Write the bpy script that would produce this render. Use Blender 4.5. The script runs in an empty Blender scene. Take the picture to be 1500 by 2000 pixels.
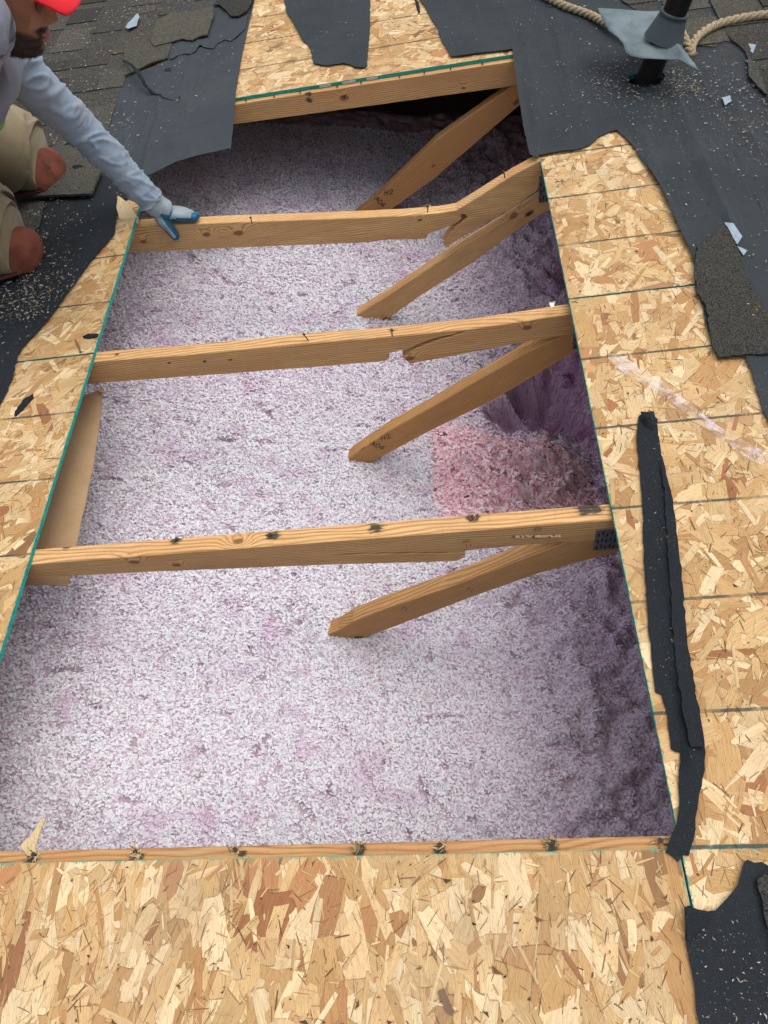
import bpy, bmesh, math, random
import numpy as np
from mathutils import Vector, Matrix
from mathutils.geometry import delaunay_2d_cdt

sc = bpy.context.scene
COL = sc.collection
R_ = math.radians
PITCH = R_(14.04)
RP = Matrix.Rotation(-PITCH, 4, 'Y')          # roof frame (X up the slope, Y along the eave, Z normal) -> world

# ------------------------------------------------------------------ camera
CR = np.array([[0.98884915, 0.00281818, -0.14889399], [-0.08006247, -0.83297685, -0.54748477], [-0.12556816, 0.55330067, -0.82346282]])
CC = np.array([0.96047335, -0.18695343, 1.23749002]); CF = 1426.24
cam = bpy.data.cameras.new('camera'); camo = bpy.data.objects.new('camera', cam); COL.objects.link(camo)
M = Matrix.Identity(4)
for i in range(3):
    M[i][0] = CR[0][i]; M[i][1] = -CR[1][i]; M[i][2] = -CR[2][i]; M[i][3] = CC[i]
camo.matrix_world = RP @ M
cam.sensor_fit = 'HORIZONTAL'; cam.sensor_width = 36; cam.lens = CF / 1500 * 36
cam.clip_start = .02; cam.clip_end = 500
sc.camera = camo

# ------------------------------------------------------------------ light
SUN_DIR = Vector((.10, .10, .98)).normalized()     # towards the sun, world frame
w = bpy.data.worlds.new('World'); sc.world = w; w.use_nodes = True
nt = w.node_tree; bg = nt.nodes['Background']
sky = nt.nodes.new('ShaderNodeTexSky'); sky.sky_type = 'NISHITA'; sky.sun_disc = False
elev = math.asin(SUN_DIR.z); sky.sun_elevation = elev
sky.sun_rotation = math.atan2(SUN_DIR.x, SUN_DIR.y)
sky.air_density = 1.0; sky.dust_density = 4.0; sky.ozone_density = 1.0
hs = nt.nodes.new('ShaderNodeHueSaturation'); hs.inputs['Saturation'].default_value = .45      # an overcast sky
nt.links.new(sky.outputs[0], hs.inputs['Color']); nt.links.new(hs.outputs[0], bg.inputs[0]); bg.inputs[1].default_value = .15
sl = bpy.data.lights.new('sun', 'SUN'); slo = bpy.data.objects.new('sun', sl); COL.objects.link(slo)
sl.energy = 1.15; sl.angle = R_(80); sl.color = (1, .96, .9)
slo.rotation_euler = SUN_DIR.to_track_quat('Z', 'Y').to_euler()
slo.location = (0, 0, 6)
sc.view_settings.view_transform = 'Standard'; sc.view_settings.look = 'None'
sc.view_settings.exposure = 0.44; sc.view_settings.gamma = 1
sc.cycles.diffuse_bounces = 7; sc.cycles.max_bounces = 12

rnd = random.Random(7)
rng = np.random.default_rng(11)

# ------------------------------------------------------------------ picture -> place
def back(x, y, ax, val):
    d = CR.T @ np.array([(x - 750) / CF, (y - 1000) / CF, 1.]); t = (val - CC[ax]) / d[ax]
    return CC + t * d
def onz(x, y, z=0.): return tuple(back(x, y, 2, z)[:2])
def ony(x, y, Y):
    q = back(x, y, 1, Y); return (q[0], q[2])
def atd(x, y, d): return Vector(CC + CR.T @ np.array([(x - 750) / CF * d, (y - 1000) / CF * d, d]))

# ------------------------------------------------------------------ objects
def link(name, me, parent=None, base=(0, 0, 0)):
    o = bpy.data.objects.new(name, me); COL.objects.link(o)
    if parent is not None: o.parent = parent
    else: o.matrix_world = RP @ Matrix.Translation(base)
    return o
def tag(o, label=None, cat=None, group=None, kind=None):
    if label: o['label'] = label
    if cat: o['category'] = cat
    if group: o['group'] = group
    if kind: o['kind'] = kind
    return o
def thing(name, base, label, cat, group=None):
    o = bpy.data.objects.new(name, None); COL.objects.link(o); o.matrix_world = RP @ Matrix.Translation(base)
    o.empty_display_size = .05
    return tag(o, label, cat, group)

class MB:
    """collects polygons in roof coordinates, with a texture coordinate and a colour per vertex"""
    def __init__(s): s.v = []; s.f = []; s.rc = []; s.c = []; s.m = []; s.e = []
    def add(s, vs, fs, rc=None, col=(1, 1, 1), mi=0, e=None):
        n = len(s.v)
        s.v += [tuple(v) for v in vs]; s.rc += [tuple(r) for r in (rc if rc is not None else vs)]
        s.c += [tuple(col)] * len(vs) if not isinstance(col, list) else col
        s.e += e if e is not None else [0.] * len(vs)
        s.f += [tuple(i + n for i in f) for f in fs]; s.m += (mi if isinstance(mi, list) else [mi] * len(fs))
    def box(s, a, b, **k):
        x0, y0, z0 = a; x1, y1, z1 = b
        vs = [(x0,y0,z0),(x1,y0,z0),(x1,y1,z0),(x0,y1,z0),(x0,y0,z1),(x1,y0,z1),(x1,y1,z1),(x0,y1,z1)]
        s.add(vs, [(0,3,2,1),(4,5,6,7),(0,1,5,4),(1,2,6,5),(2,3,7,6),(3,0,4,7)], **k)
    def build(s, name, mats, parent=None, base=(0, 0, 0), smooth=False):
        pb = base
        if parent is not None: pb = tuple((RP.inverted() @ parent.matrix_world).translation) if 'base' not in parent else tuple(parent['base'])
        me = bpy.data.meshes.new(name)
        me.from_pydata([(v[0]-pb[0], v[1]-pb[1], v[2]-pb[2]) for v in s.v], [], s.f)
        mats = mats if isinstance(mats, list) else [mats]
        for m in mats: me.materials.append(m)
        if len(mats) > 1: me.polygons.foreach_set('material_index', s.m)
        a = me.attributes.new('rc', 'FLOAT_VECTOR', 'POINT'); a.data.foreach_set('vector', np.array(s.rc, dtype=np.float32).ravel())
        a = me.attributes.new('pc', 'FLOAT_VECTOR', 'POINT'); a.data.foreach_set('vector', np.array(s.v, dtype=np.float32).ravel())
        a = me.attributes.new('Col', 'FLOAT_COLOR', 'POINT'); c = np.ones((len(s.c), 4), np.float32); c[:, :3] = s.c; a.data.foreach_set('color', c.ravel())
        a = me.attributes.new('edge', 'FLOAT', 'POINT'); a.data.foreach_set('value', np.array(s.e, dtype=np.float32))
        if smooth: me.polygons.foreach_set('use_smooth', [True] * len(me.polygons))
        me.update()
        return link(name, me, parent, base)

_NR = {}
def vn(x, y, sc_, seed):
    """smooth value noise 0..1, vectorised"""
    x = np.asarray(x, float) / sc_; y = np.asarray(y, float) / sc_
    if seed not in _NR: _NR[seed] = np.random.default_rng(seed).random((256, 256))
    G = _NR[seed]
    xi = np.floor(x).astype(int); yi = np.floor(y).astype(int); fx = x - xi; fy = y - yi
    fx = fx*fx*(3-2*fx); fy = fy*fy*(3-2*fy)
    g = lambda a, b: G[a % 256, b % 256]
    return (g(xi,yi)*(1-fx)+g(xi+1,yi)*fx)*(1-fy)+(g(xi,yi+1)*(1-fx)+g(xi+1,yi+1)*fx)*fy

# ------------------------------------------------------------------ node helper
class G:
    def __init__(s, name):
        s.m = bpy.data.materials.new(name); s.m.use_nodes = True; s.t = s.m.node_tree
        s.b = s.t.nodes['Principled BSDF']; s.b.inputs['Roughness'].default_value = .8
        s.b.inputs['Specular IOR Level'].default_value = .25
    def n(s, typ): return s.t.nodes.new('ShaderNode' + typ)
    def set(s, sock, v):
        if isinstance(v, bpy.types.NodeSocket): s.t.links.new(v, sock)
        elif isinstance(v, (tuple, list)):
            v = tuple(v)
            if len(sock.default_value) == 4 and len(v) == 3: v = v + (1,)
            sock.default_value = v
        else: sock.default_value = v
    def attr(s, a, out='Vector'):
        q = s.n('Attribute'); q.attribute_name = a; return q.outputs[out]
    def M(s, op, a, b=None, c=None, clamp=False):
        q = s.n('Math'); q.operation = op; q.use_clamp = clamp; s.set(q.inputs[0], a)
        if b is not None: s.set(q.inputs[1], b)
        if c is not None: s.set(q.inputs[2], c)
        return q.outputs[0]
    def V(s, op, a, b=None):
        q = s.n('VectorMath'); q.operation = op; s.set(q.inputs[0], a)
        if b is not None: s.set(q.inputs[1], b)
        return q.outputs['Value'] if op in ('LENGTH', 'DISTANCE', 'DOT_PRODUCT') else q.outputs[0]
    def noise(s, vec, scale=1, detail=3, rough=.55, out=0, dist=0):
        q = s.n('TexNoise'); s.set(q.inputs['Vector'], vec); q.inputs['Scale'].default_value = scale
        q.inputs['Detail'].default_value = detail; q.inputs['Roughness'].default_value = rough; q.inputs['Distortion'].default_value = dist
        return q.outputs[out]
    def vor(s, vec, scale, out='Distance', feat='F1'):
        q = s.n('TexVoronoi'); q.feature = feat; s.set(q.inputs['Vector'], vec); q.inputs['Scale'].default_value = scale
        return q.outputs[out]
    def mr(s, v, a, b, c=0., d=1., smooth=True):
        q = s.n('MapRange'); q.interpolation_type = 'SMOOTHSTEP' if smooth else 'LINEAR'
        for i, x in enumerate((v, a, b, c, d)): s.set(q.inputs[i], x)
        return q.outputs[0]
    def mix(s, f, a, b, mode='MIX'):
        q = s.n('Mix'); q.data_type = 'RGBA'; q.blend_type = mode; s.set(q.inputs[0], f); s.set(q.inputs[6], a); s.set(q.inputs[7], b)
        return q.outputs[2]
    def sep(s, v):
        q = s.n('SeparateXYZ'); s.set(q.inputs[0], v); return q.outputs
    def comb(s, x, y, z):
        q = s.n('CombineXYZ'); s.set(q.inputs[0], x); s.set(q.inputs[1], y); s.set(q.inputs[2], z); return q.outputs[0]
    def col(s, c): s.set(s.b.inputs['Base Color'], c)
    def bump(s, h, dist=.001, st=1.):
        q = s.n('Bump'); q.inputs['Distance'].default_value = dist; q.inputs['Strength'].default_value = st; s.set(q.inputs['Height'], h)
        s.t.links.new(q.outputs[0], s.b.inputs['Normal'])
    def rough(s, v): s.set(s.b.inputs['Roughness'], v)

# ------------------------------------------------------------------ materials
def wood(name, seed=0, knots=(), stains=(), light=(.68, .43, .19), dark=(.32, .135, .042), ring=.0062):
    g = G(name); v = g.attr('rc'); v = g.V('ADD', v, (seed * .0, 0, 0))
    vs = g.V('ADD', v, (seed * 3.1, seed * .7, seed * 1.3))
    x, y, z = g.sep(v)
    warp = g.noise(g.V('MULTIPLY', vs, (2.2, 9, 9)), 1, 2)
    warp2 = g.noise(g.V('MULTIPLY', vs, (9, 30, 30)), 1, 2)
    f = g.M('ADD', y, g.M('MULTIPLY', z, .62))
    f = g.M('ADD', f, g.M('MULTIPLY', warp, .045)); f = g.M('ADD', f, g.M('MULTIPLY', warp2, .004))
    f = g.M('DIVIDE', f, ring)
    core = None
    for (a, b, c, r) in knots:
        d = g.V('LENGTH', g.V('MULTIPLY', g.V('SUBTRACT', v, (a, b, c)), (.6, 1, 1)))
        d = g.M('ADD', d, g.M('MULTIPLY', g.M('SUBTRACT', g.noise(vs, 120, 2), .5), r * .5))
        e = g.M('EXPONENT', g.M('MULTIPLY', g.M('POWER', g.M('DIVIDE', d, r * 2.0), 2), -1))
        f = g.M('ADD', f, g.M('MULTIPLY', e, 4.0))
        k = g.mr(d, r * .55, r * 1.0, 1, 0)
        core = k if core is None else g.M('MAXIMUM', core, k)
    rg = g.M('MULTIPLY_ADD', g.M('SINE', g.M('MULTIPLY', f, 6.283)), .5, .5)
    rg = g.M('POWER', rg, 2.2)
    fine = g.noise(g.V('MULTIPLY', vs, (14, 520, 520)), 1, 3, .65)
    blot = g.noise(g.V('MULTIPLY', vs, (3, 14, 14)), 1, 3)
    fac = g.M('ADD', g.M('MULTIPLY', rg, .62), g.M('MULTIPLY', g.M('SUBTRACT', fine, .37), 1.35))
    c = g.mix(g.M('MULTIPLY', fac, 1, clamp=True), light, dark)
    c = g.mix(g.mr(blot, .4, .75, 0, .55), c, (.42, .20, .08), 'MIX')
    c = g.mix(g.mr(g.noise(g.V('MULTIPLY', vs, (4, 20, 20)), 1, 4, .7), .56, .72, 0, .35), c, (.28, .22, .15))
    c = g.mix(g.mr(g.noise(g.V('MULTIPLY', vs, (150, 12, 12)), 1, 3), .60, .72, 0, .18), c, (.25, .13, .05))
    c = g.mix(g.mr(g.noise(vs, 260, 2), .66, .72, 0, .35), c, (.12, .06, .03))
    if core is not None:
        c = g.mix(g.M('MULTIPLY', core, .8), c, (.14, .055, .022))
    for (a, b, cc, r) in stains:
        d = g.V('LENGTH', g.V('MULTIPLY', g.V('SUBTRACT', v, (a, b, cc)), (.8, 1, 1)))
        d = g.M('ADD', d, g.M('MULTIPLY', g.M('SUBTRACT', g.noise(g.V('MULTIPLY', vs, (.3, 1, 1)), 220, 3), .5), r * 2.0))
        c = g.mix(g.mr(d, r * .5, r * 1.25, .93, 0), c, (.03, .026, .022))
    g.col(c); g.rough(.72)
    g.bump(g.M('ADD', g.M('MULTIPLY', fine, .6), g.M('MULTIPLY', rg, .4)), .0016, .8)
    return g.m

def osb_mat(name, lines=True, y0=0.0, only=None):
    g = G(name); v = g.attr('rc'); pc = g.attr('pc'); c = g.attr('Col', 'Color'); e = g.attr('edge', 'Fac')
    fine = g.noise(g.V('MULTIPLY', v, (22, 600, 1)), 1, 4, .7)
    c = g.mix(g.mr(fine, .35, .7, 0, .5), c, g.mix(1., c, (.52, .36, .22), 'MULTIPLY'))
    spk = g.noise(g.V('MULTIPLY', v, (110, 520, 1)), 1, 2, .5)
    c = g.mix(g.mr(spk, .64, .70, 0, .6), c, (.14, .065, .028))
    c = g.mix(g.mr(g.noise(pc, 9, 3), .42, .75, 0, .18), c, (.36, .17, .07))
    c = g.mix(g.mr(g.noise(pc, 26, 5, .75), .55, .72, 0, .30), c, (.24, .12, .05))
    c = g.mix(g.mr(g.noise(pc, 3.3, 4, .6), .52, .70, 0, .22), c, (.30, .24, .17))
    c = g.mix(g.mr(g.M('ADD', e, g.M('MULTIPLY', g.noise(pc, 150, 2), .25)), 1.0, 1.12, 0, .75), c, (.15, .07, .03))  # thin shadow lines between strands, painted as dark strand rims
    fib = g.noise(g.V('MULTIPLY', v, (60, 1500, 1)), 1, 3, .6)
    c = g.mix(g.mr(fib, .57, .66, 0, .45), c, (.20, .105, .045))
    X0, Y0, Z0 = g.sep(pc)
    ex = g.M('MULTIPLY', g.M('ABSOLUTE', g.M('SUBTRACT', g.M('FRACT', g.M('ADD', g.M('DIVIDE', X0, 1.22), .5)), .5)), 1.22)
    ey = g.M('MULTIPLY', g.M('ABSOLUTE', g.M('SUBTRACT', g.M('FRACT', g.M('ADD', g.M('DIVIDE', Y0, 1.22), .5)), .5)), 1.22)
    ee = g.M('ADD', g.M('MINIMUM', ex, ey), g.M('MULTIPLY', g.M('SUBTRACT', .56, g.noise(g.V('MULTIPLY', pc, (1, 1, 1)), 160, 3)), .02))
    c = g.mix(g.mr(ee, .0015, .0055, .85, 0), c, (.03, .32, .26))
    # small black specks
    c = g.mix(g.mr(g.vor(pc, 55), .055, .075, .75, 0), c, (.045, .022, .012))
    if lines:
        X, Y, Z = g.sep(pc)
        q = g.M('ABSOLUTE', g.M('SUBTRACT', g.M('FRACT', g.M('ADD', g.M('DIVIDE', g.M('SUBTRACT', Y, y0), .2032), .5)), .5))
        q = g.M('ADD', q, g.M('MULTIPLY', g.M('SUBTRACT', g.noise(pc, 90, 3), .5), .014))
        lm = g.mr(q, .010, .020, .92, 0)
        lm = g.M('MULTIPLY', lm, g.mr(g.noise(pc, 14, 3), .35, .5, .45, 1))
        c = g.mix(lm, c, (.055, .06, .045))
    g.col(c); g.rough(.7); g.bump(g.M('ADD', fine, g.M('MULTIPLY', e, -.35)), .0012, .6)
    return g.m

def felt_mat(name, base=(.050, .058, .068)):
    g = G(name); pc = g.attr('pc')
    X, Y, Z = g.sep(pc)
    n1 = g.noise(pc, 5, 4); n2 = g.noise(pc, 900, 2); st = g.noise(g.V('MULTIPLY', pc, (260, 6, 1)), 1, 3)
    c = g.mix(g.mr(n1, .35, .7, 0, .55), base, tuple(b * .72 for b in base))
    c = g.mix(g.mr(st, .58, .7, 0, .35), c, tuple(b * 1.55 for b in base))
    c = g.mix(g.mr(n2, .62, .72, 0, .6), c, (.13, .135, .13))
    c = g.mix(g.mr(g.M('MULTIPLY', g.noise(pc, 3.1, 3), g.noise(pc, 300, 2)), .33, .42, 0, .30), c, (.12, .105, .08))
    g.col(c); g.rough(.8); g.b.inputs['Specular IOR Level'].default_value = .15; g.bump(g.M('ADD', n2, g.M('MULTIPLY', st, .5)), .0008, .5)
    return g.m

def shingle_mat(name, k=1.):
    g = G(name); pc = g.attr('pc'); c = g.attr('Col', 'Color')
    cell = g.vor(pc, 420, 'Color'); s = g.sep(cell)
    gr = g.mix(s[0], (.018*k, .020*k, .020*k), (.13*k, .13*k, .115*k))
    gr = g.mix(g.mr(s[1], .8, .86), gr, (.14*k, .125*k, .09*k))
    gr = g.mix(1., gr, c, 'MULTIPLY')
    gr = g.mix(g.mr(g.noise(pc, 6, 4), .48, .66, 0, .55), gr, g.mix(1., gr, (1.18, 1.10, .94), 'MULTIPLY'))
    g.col(gr); g.rough(.95); g.bump(g.vor(pc, 420), .002, .9)
    return g.m

def plain(name, col, rough=.6, var=.25, scale=40, metal=0., bumpd=.0006):
    g = G(name); pc = g.attr('pc')
    n = g.noise(pc, scale, 4); n2 = g.noise(pc, scale * 12, 2)
    c = g.mix(g.mr(n, .35, .7), col, tuple(x * (1 - var) for x in col))
    c = g.mix(g.mr(n2, .55, .75, 0, .3), c, tuple(x * .6 for x in col))
    g.col(c); g.rough(rough); g.b.inputs['Metallic'].default_value = metal; g.bump(n2, bumpd, .5)
    return g.m

def colattr(name, rough=.8, transl=0., bumpd=0.):
    g = G(name); c = g.attr('Col', 'Color'); pc = g.attr('pc')
    c2 = g.mix(g.mr(g.noise(pc, 400, 3), .4, .7, 0, .35), c, g.mix(1., c, (.78, .74, .75), 'MULTIPLY'))
    g.col(c2); g.rough(rough)
    if transl:
        tr = g.n('BsdfTranslucent'); g.set(tr.inputs[0], c2); mx = g.n('MixShader'); mx.inputs[0].default_value = transl
        g.t.links.new(g.b.outputs[0], mx.inputs[1]); g.t.links.new(tr.outputs[0], mx.inputs[2])
        g.t.links.new(mx.outputs[0], g.t.nodes['Material Output'].inputs[0])
    if bumpd: g.bump(g.noise(pc, 300, 3), bumpd)
    return g.m

def teal_mat():
    g = G('teal_edge_paint'); pc = g.attr('pc')
    n = g.noise(g.V('MULTIPLY', pc, (1, 1, 3)), 60, 4); n2 = g.noise(pc, 420, 3)
    c = g.mix(g.mr(n, .4, .7), (.010, .34, .28), (.007, .20, .165))
    c = g.mix(g.mr(n2, .58, .68, 0, .6), c, (.07, .48, .40))
    c = g.mix(g.mr(n2, .30, .24, 0, .8), c, (.30, .20, .10))
    g.col(c); g.rough(.7); g.bump(n2, .002, .8); return g.m

OSB = osb_mat('oriented_strand_board'); OSBN = osb_mat('oriented_strand_board_plain', False)
TEAL = teal_mat(); FELT = felt_mat('underlay_felt', (.031, .038, .043)); FELTD = felt_mat('dark_underlay_felt', (.016, .020, .024))
FELTA = felt_mat('grey_underlay_felt', (.040, .049, .056)); FELTB = felt_mat('torn_felt_strip', (.012, .015, .018))
SH = shingle_mat('shingle_granules', .60); SHD = shingle_mat('dark_shingle_granules', .45)
CHIP = colattr('loose_chips')

# ------------------------------------------------------------------ sheets
def inside(P, x, y):
    r = np.zeros(np.shape(x), bool); n = len(P); j = n - 1
    for i in range(n):
        xi, yi = P[i]; xj, yj = P[j]
        if yi != yj:
            c = ((yi > y) != (yj > y)) & (x < (xj - xi) * (y - yi) / (yj - yi) + xi); r ^= c
        j = i
    return r
def torn(P, step=.012, amp=.003, seed=1, skip=()):
    r = random.Random(seed); out = []; n = len(P)
    for i in range(n):
        a, b = P[i], P[(i + 1) % n]; L = math.dist(a, b); k = max(1, int(L / step))
        nx, ny = -(b[1]-a[1])/max(L, 1e-6), (b[0]-a[0])/max(L, 1e-6); ph = r.random() * 9
        am = 0 if i in skip else amp
        for j in range(k):
            t = j / k; d = 0 if j == 0 else (r.uniform(-1, 1) * .5 + .6 * math.sin(ph + t * L * 190) * r.random()) * am
            out.append((a[0] + (b[0]-a[0])*t + nx*d, a[1] + (b[1]-a[1])*t + ny*d))
    return out
def sheet_mb(P, z0, th, grid=.03, zf=None, holes=(), mi_top=0, mi_side=0, col=(1, 1, 1)):
    P = list(P); pts = [Vector(p) for p in P]; loops = [list(range(len(P)))]
    for h in holes:
        loops.append(list(range(len(pts), len(pts) + len(h)))); pts += [Vector(p) for p in h]
    xs = [p[0] for p in P]; ys = [p[1] for p in P]
    gx, gy = np.meshgrid(np.arange(min(xs), max(xs), grid), np.arange(min(ys), max(ys), grid))
    gx = gx.ravel() + rng.uniform(-.2, .2, gx.size) * grid; gy = gy.ravel() + rng.uniform(-.2, .2, gy.size) * grid
    m = inside(P, gx, gy)
    for h in holes: m &= ~inside(h, gx, gy)
    bp = np.array([tuple(p) for p in pts])
    gx = gx[m]; gy = gy[m]
    keep = []
    for x, y in zip(gx, gy):
        if np.min((bp[:, 0]-x)**2 + (bp[:, 1]-y)**2) > (grid * .3)**2: keep.append(Vector((x, y)))
    allp = pts + keep; edges = []
    for lp in loops: edges += [(lp[i], lp[(i + 1) % len(lp)]) for i in range(len(lp))]
    vo, eo, fo, *_ = delaunay_2d_cdt(allp, edges, [], 0, 1e-6)
    vo = np.array([tuple(v) for v in vo]); fs = []
    tri = np.array([f for f in fo if len(f) == 3]); ce = vo[tri].mean(1)
    ok = inside(P, ce[:, 0], ce[:, 1])
    for h in holes: ok &= ~inside(h, ce[:, 0], ce[:, 1])
    tri = tri[ok]
    dist = np.sqrt(((vo[:, None, :] - bp[None, :, :])**2).sum(2).min(1)) if len(vo) * len(bp) < 4e7 else np.ones(len(vo))
    z = z0 + (zf(vo[:, 0], vo[:, 1], dist) if zf else np.zeros(len(vo)))
    z = np.broadcast_to(z, (len(vo),))
    a = vo[tri]; cr = (a[:,1,0]-a[:,0,0])*(a[:,2,1]-a[:,0,1]) - (a[:,1,1]-a[:,0,1])*(a[:,2,0]-a[:,0,0])
    tri[cr < 0] = tri[cr < 0][:, ::-1]
    n = len(vo); mb = MB()
    vs = [(x, y, zz) for (x, y), zz in zip(vo, z)] + [(x, y, zz - th) for (x, y), zz in zip(vo, z)]
    fs = [tuple(int(i) for i in t) for t in tri] + [tuple(int(i) + n for i in t[::-1]) for t in tri]
    mi = [mi_top] * len(fs)
    cnt = {}
    for t in tri:
        for i in range(3): cnt[(int(t[i]), int(t[(i + 1) % 3]))] = 1
    for (a_, b_) in cnt:
        if (b_, a_) not in cnt: fs.append((a_, a_ + n, b_ + n, b_)); mi.append(mi_side)
    mb.add(vs, fs, col=col, mi=mi)
    return mb

def ridge(x, y, pl, wdt, h):
    d = np.full(np.shape(x), 9.)
    for a, b in zip(pl[:-1], pl[1:]):
        ax, ay = a; bx, by = b; L2 = (bx-ax)**2 + (by-ay)**2
        t = np.clip(((x-ax)*(bx-ax) + (y-ay)*(by-ay)) / L2, 0, 1)
        d = np.minimum(d, np.hypot(x-ax-t*(bx-ax), y-ay-t*(by-ay)))
    return h * np.exp(-(d / wdt)**2)

# ------------------------------------------------------------------ SETTING
gm = plain('lawn_soil', (.07, .10, .035), .95, .5, .6)
mb = MB(); mb.add([(-150, -150, 0), (150, -150, 0), (150, 150, 0), (-150, 150, 0)], [(0, 1, 2, 3)])
gr = mb.build('ground', gm); gr.matrix_world = Matrix.Translation((0, 0, -3.6)); tag(gr, kind='structure')
wallm = plain('grey_siding', (.35, .36, .37), .7, .15, 3)
mb = MB()
def wpt(x, y, z): q = RP.inverted() @ Vector((x, y, z)); return tuple(q)
def wallq(a, b, za, zb):
    t = .1
    (x0, y0), (x1, y1) = a, b
    dx, dy = x1-x0, y1-y0; L = math.hypot(dx, dy); nx, ny = -dy/L*t, dx/L*t
    vs = [wpt(x0, y0, -3.6), wpt(x1, y1, -3.6), wpt(x1, y1, zb), wpt(x0, y0, za), wpt(x0+nx, y0+ny, -3.6), wpt(x1+nx, y1+ny, -3.6), wpt(x1+nx, y1+ny, zb), wpt(x0+nx, y0+ny, za)]
    mb.add(vs, [(0,1,2,3),(7,6,5,4),(0,4,5,1),(1,5,6,2),(2,6,7,3),(3,7,4,0)])
tp = math.tan(PITCH)
wallq((-2.3, -2.3), (3.5, -2.3), -2.3*tp - .04, 3.5*tp - .04)
wallq((3.5, -2.2), (3.5, 6.7), 3.5*tp - .05, 3.5*tp - .05)
wallq((3.4, 6.8), (-2.3, 6.8), 3.4*tp - .04, -2.3*tp - .04)
wallq((-2.3, 6.7), (-2.3, -2.2), -2.3*tp - .08, -2.3*tp - .08)
hw = mb.build('house_wall', wallm, base=(-2.3, -2.3, -3))
tag(hw, 'grey outer walls of the house under the roof', 'wall')
mb = MB(); vs = [wpt(*p) for p in ((-2.2, -2.2, -.95), (3.4, -2.2, -.95), (3.4, 6.7, -.95), (-2.2, 6.7, -.95))]
vs += [wpt(*p) for p in ((-2.2, -2.2, -.965), (3.4, -2.2, -.965), (3.4, 6.7, -.965), (-2.2, 6.7, -.965))]
mb.add(vs, [(0,1,2,3),(7,6,5,4),(0,4,5,1),(1,5,6,2),(2,6,7,3),(3,7,4,0)])
tag(mb.build('ceiling', plain('plasterboard', (.5, .48, .45))), kind='structure')
mb = MB()
TH = .0111
for a, b in (((-2.7, -2.6), (-1.2225, 7.0)), ((2.4425, -2.6), (3.8, 7.0)), ((-1.2195, 3.6635), (-.0025, 7.0)), ((.0005, 4.8835), (1.2195, 7.0)), ((1.2225, 3.6635), (2.4395, 7.0)),
             ((-1.2195, -2.6), (-.0025, -1.2225)), ((1.2225, -2.6), (2.4395, -1.2225))):
    mb.box((a[0], a[1], -TH), (b[0], b[1], 0))
tag(mb.build('roof_deck', OSBN, base=(-2.7, -2.6, 0)), kind='structure')

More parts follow.
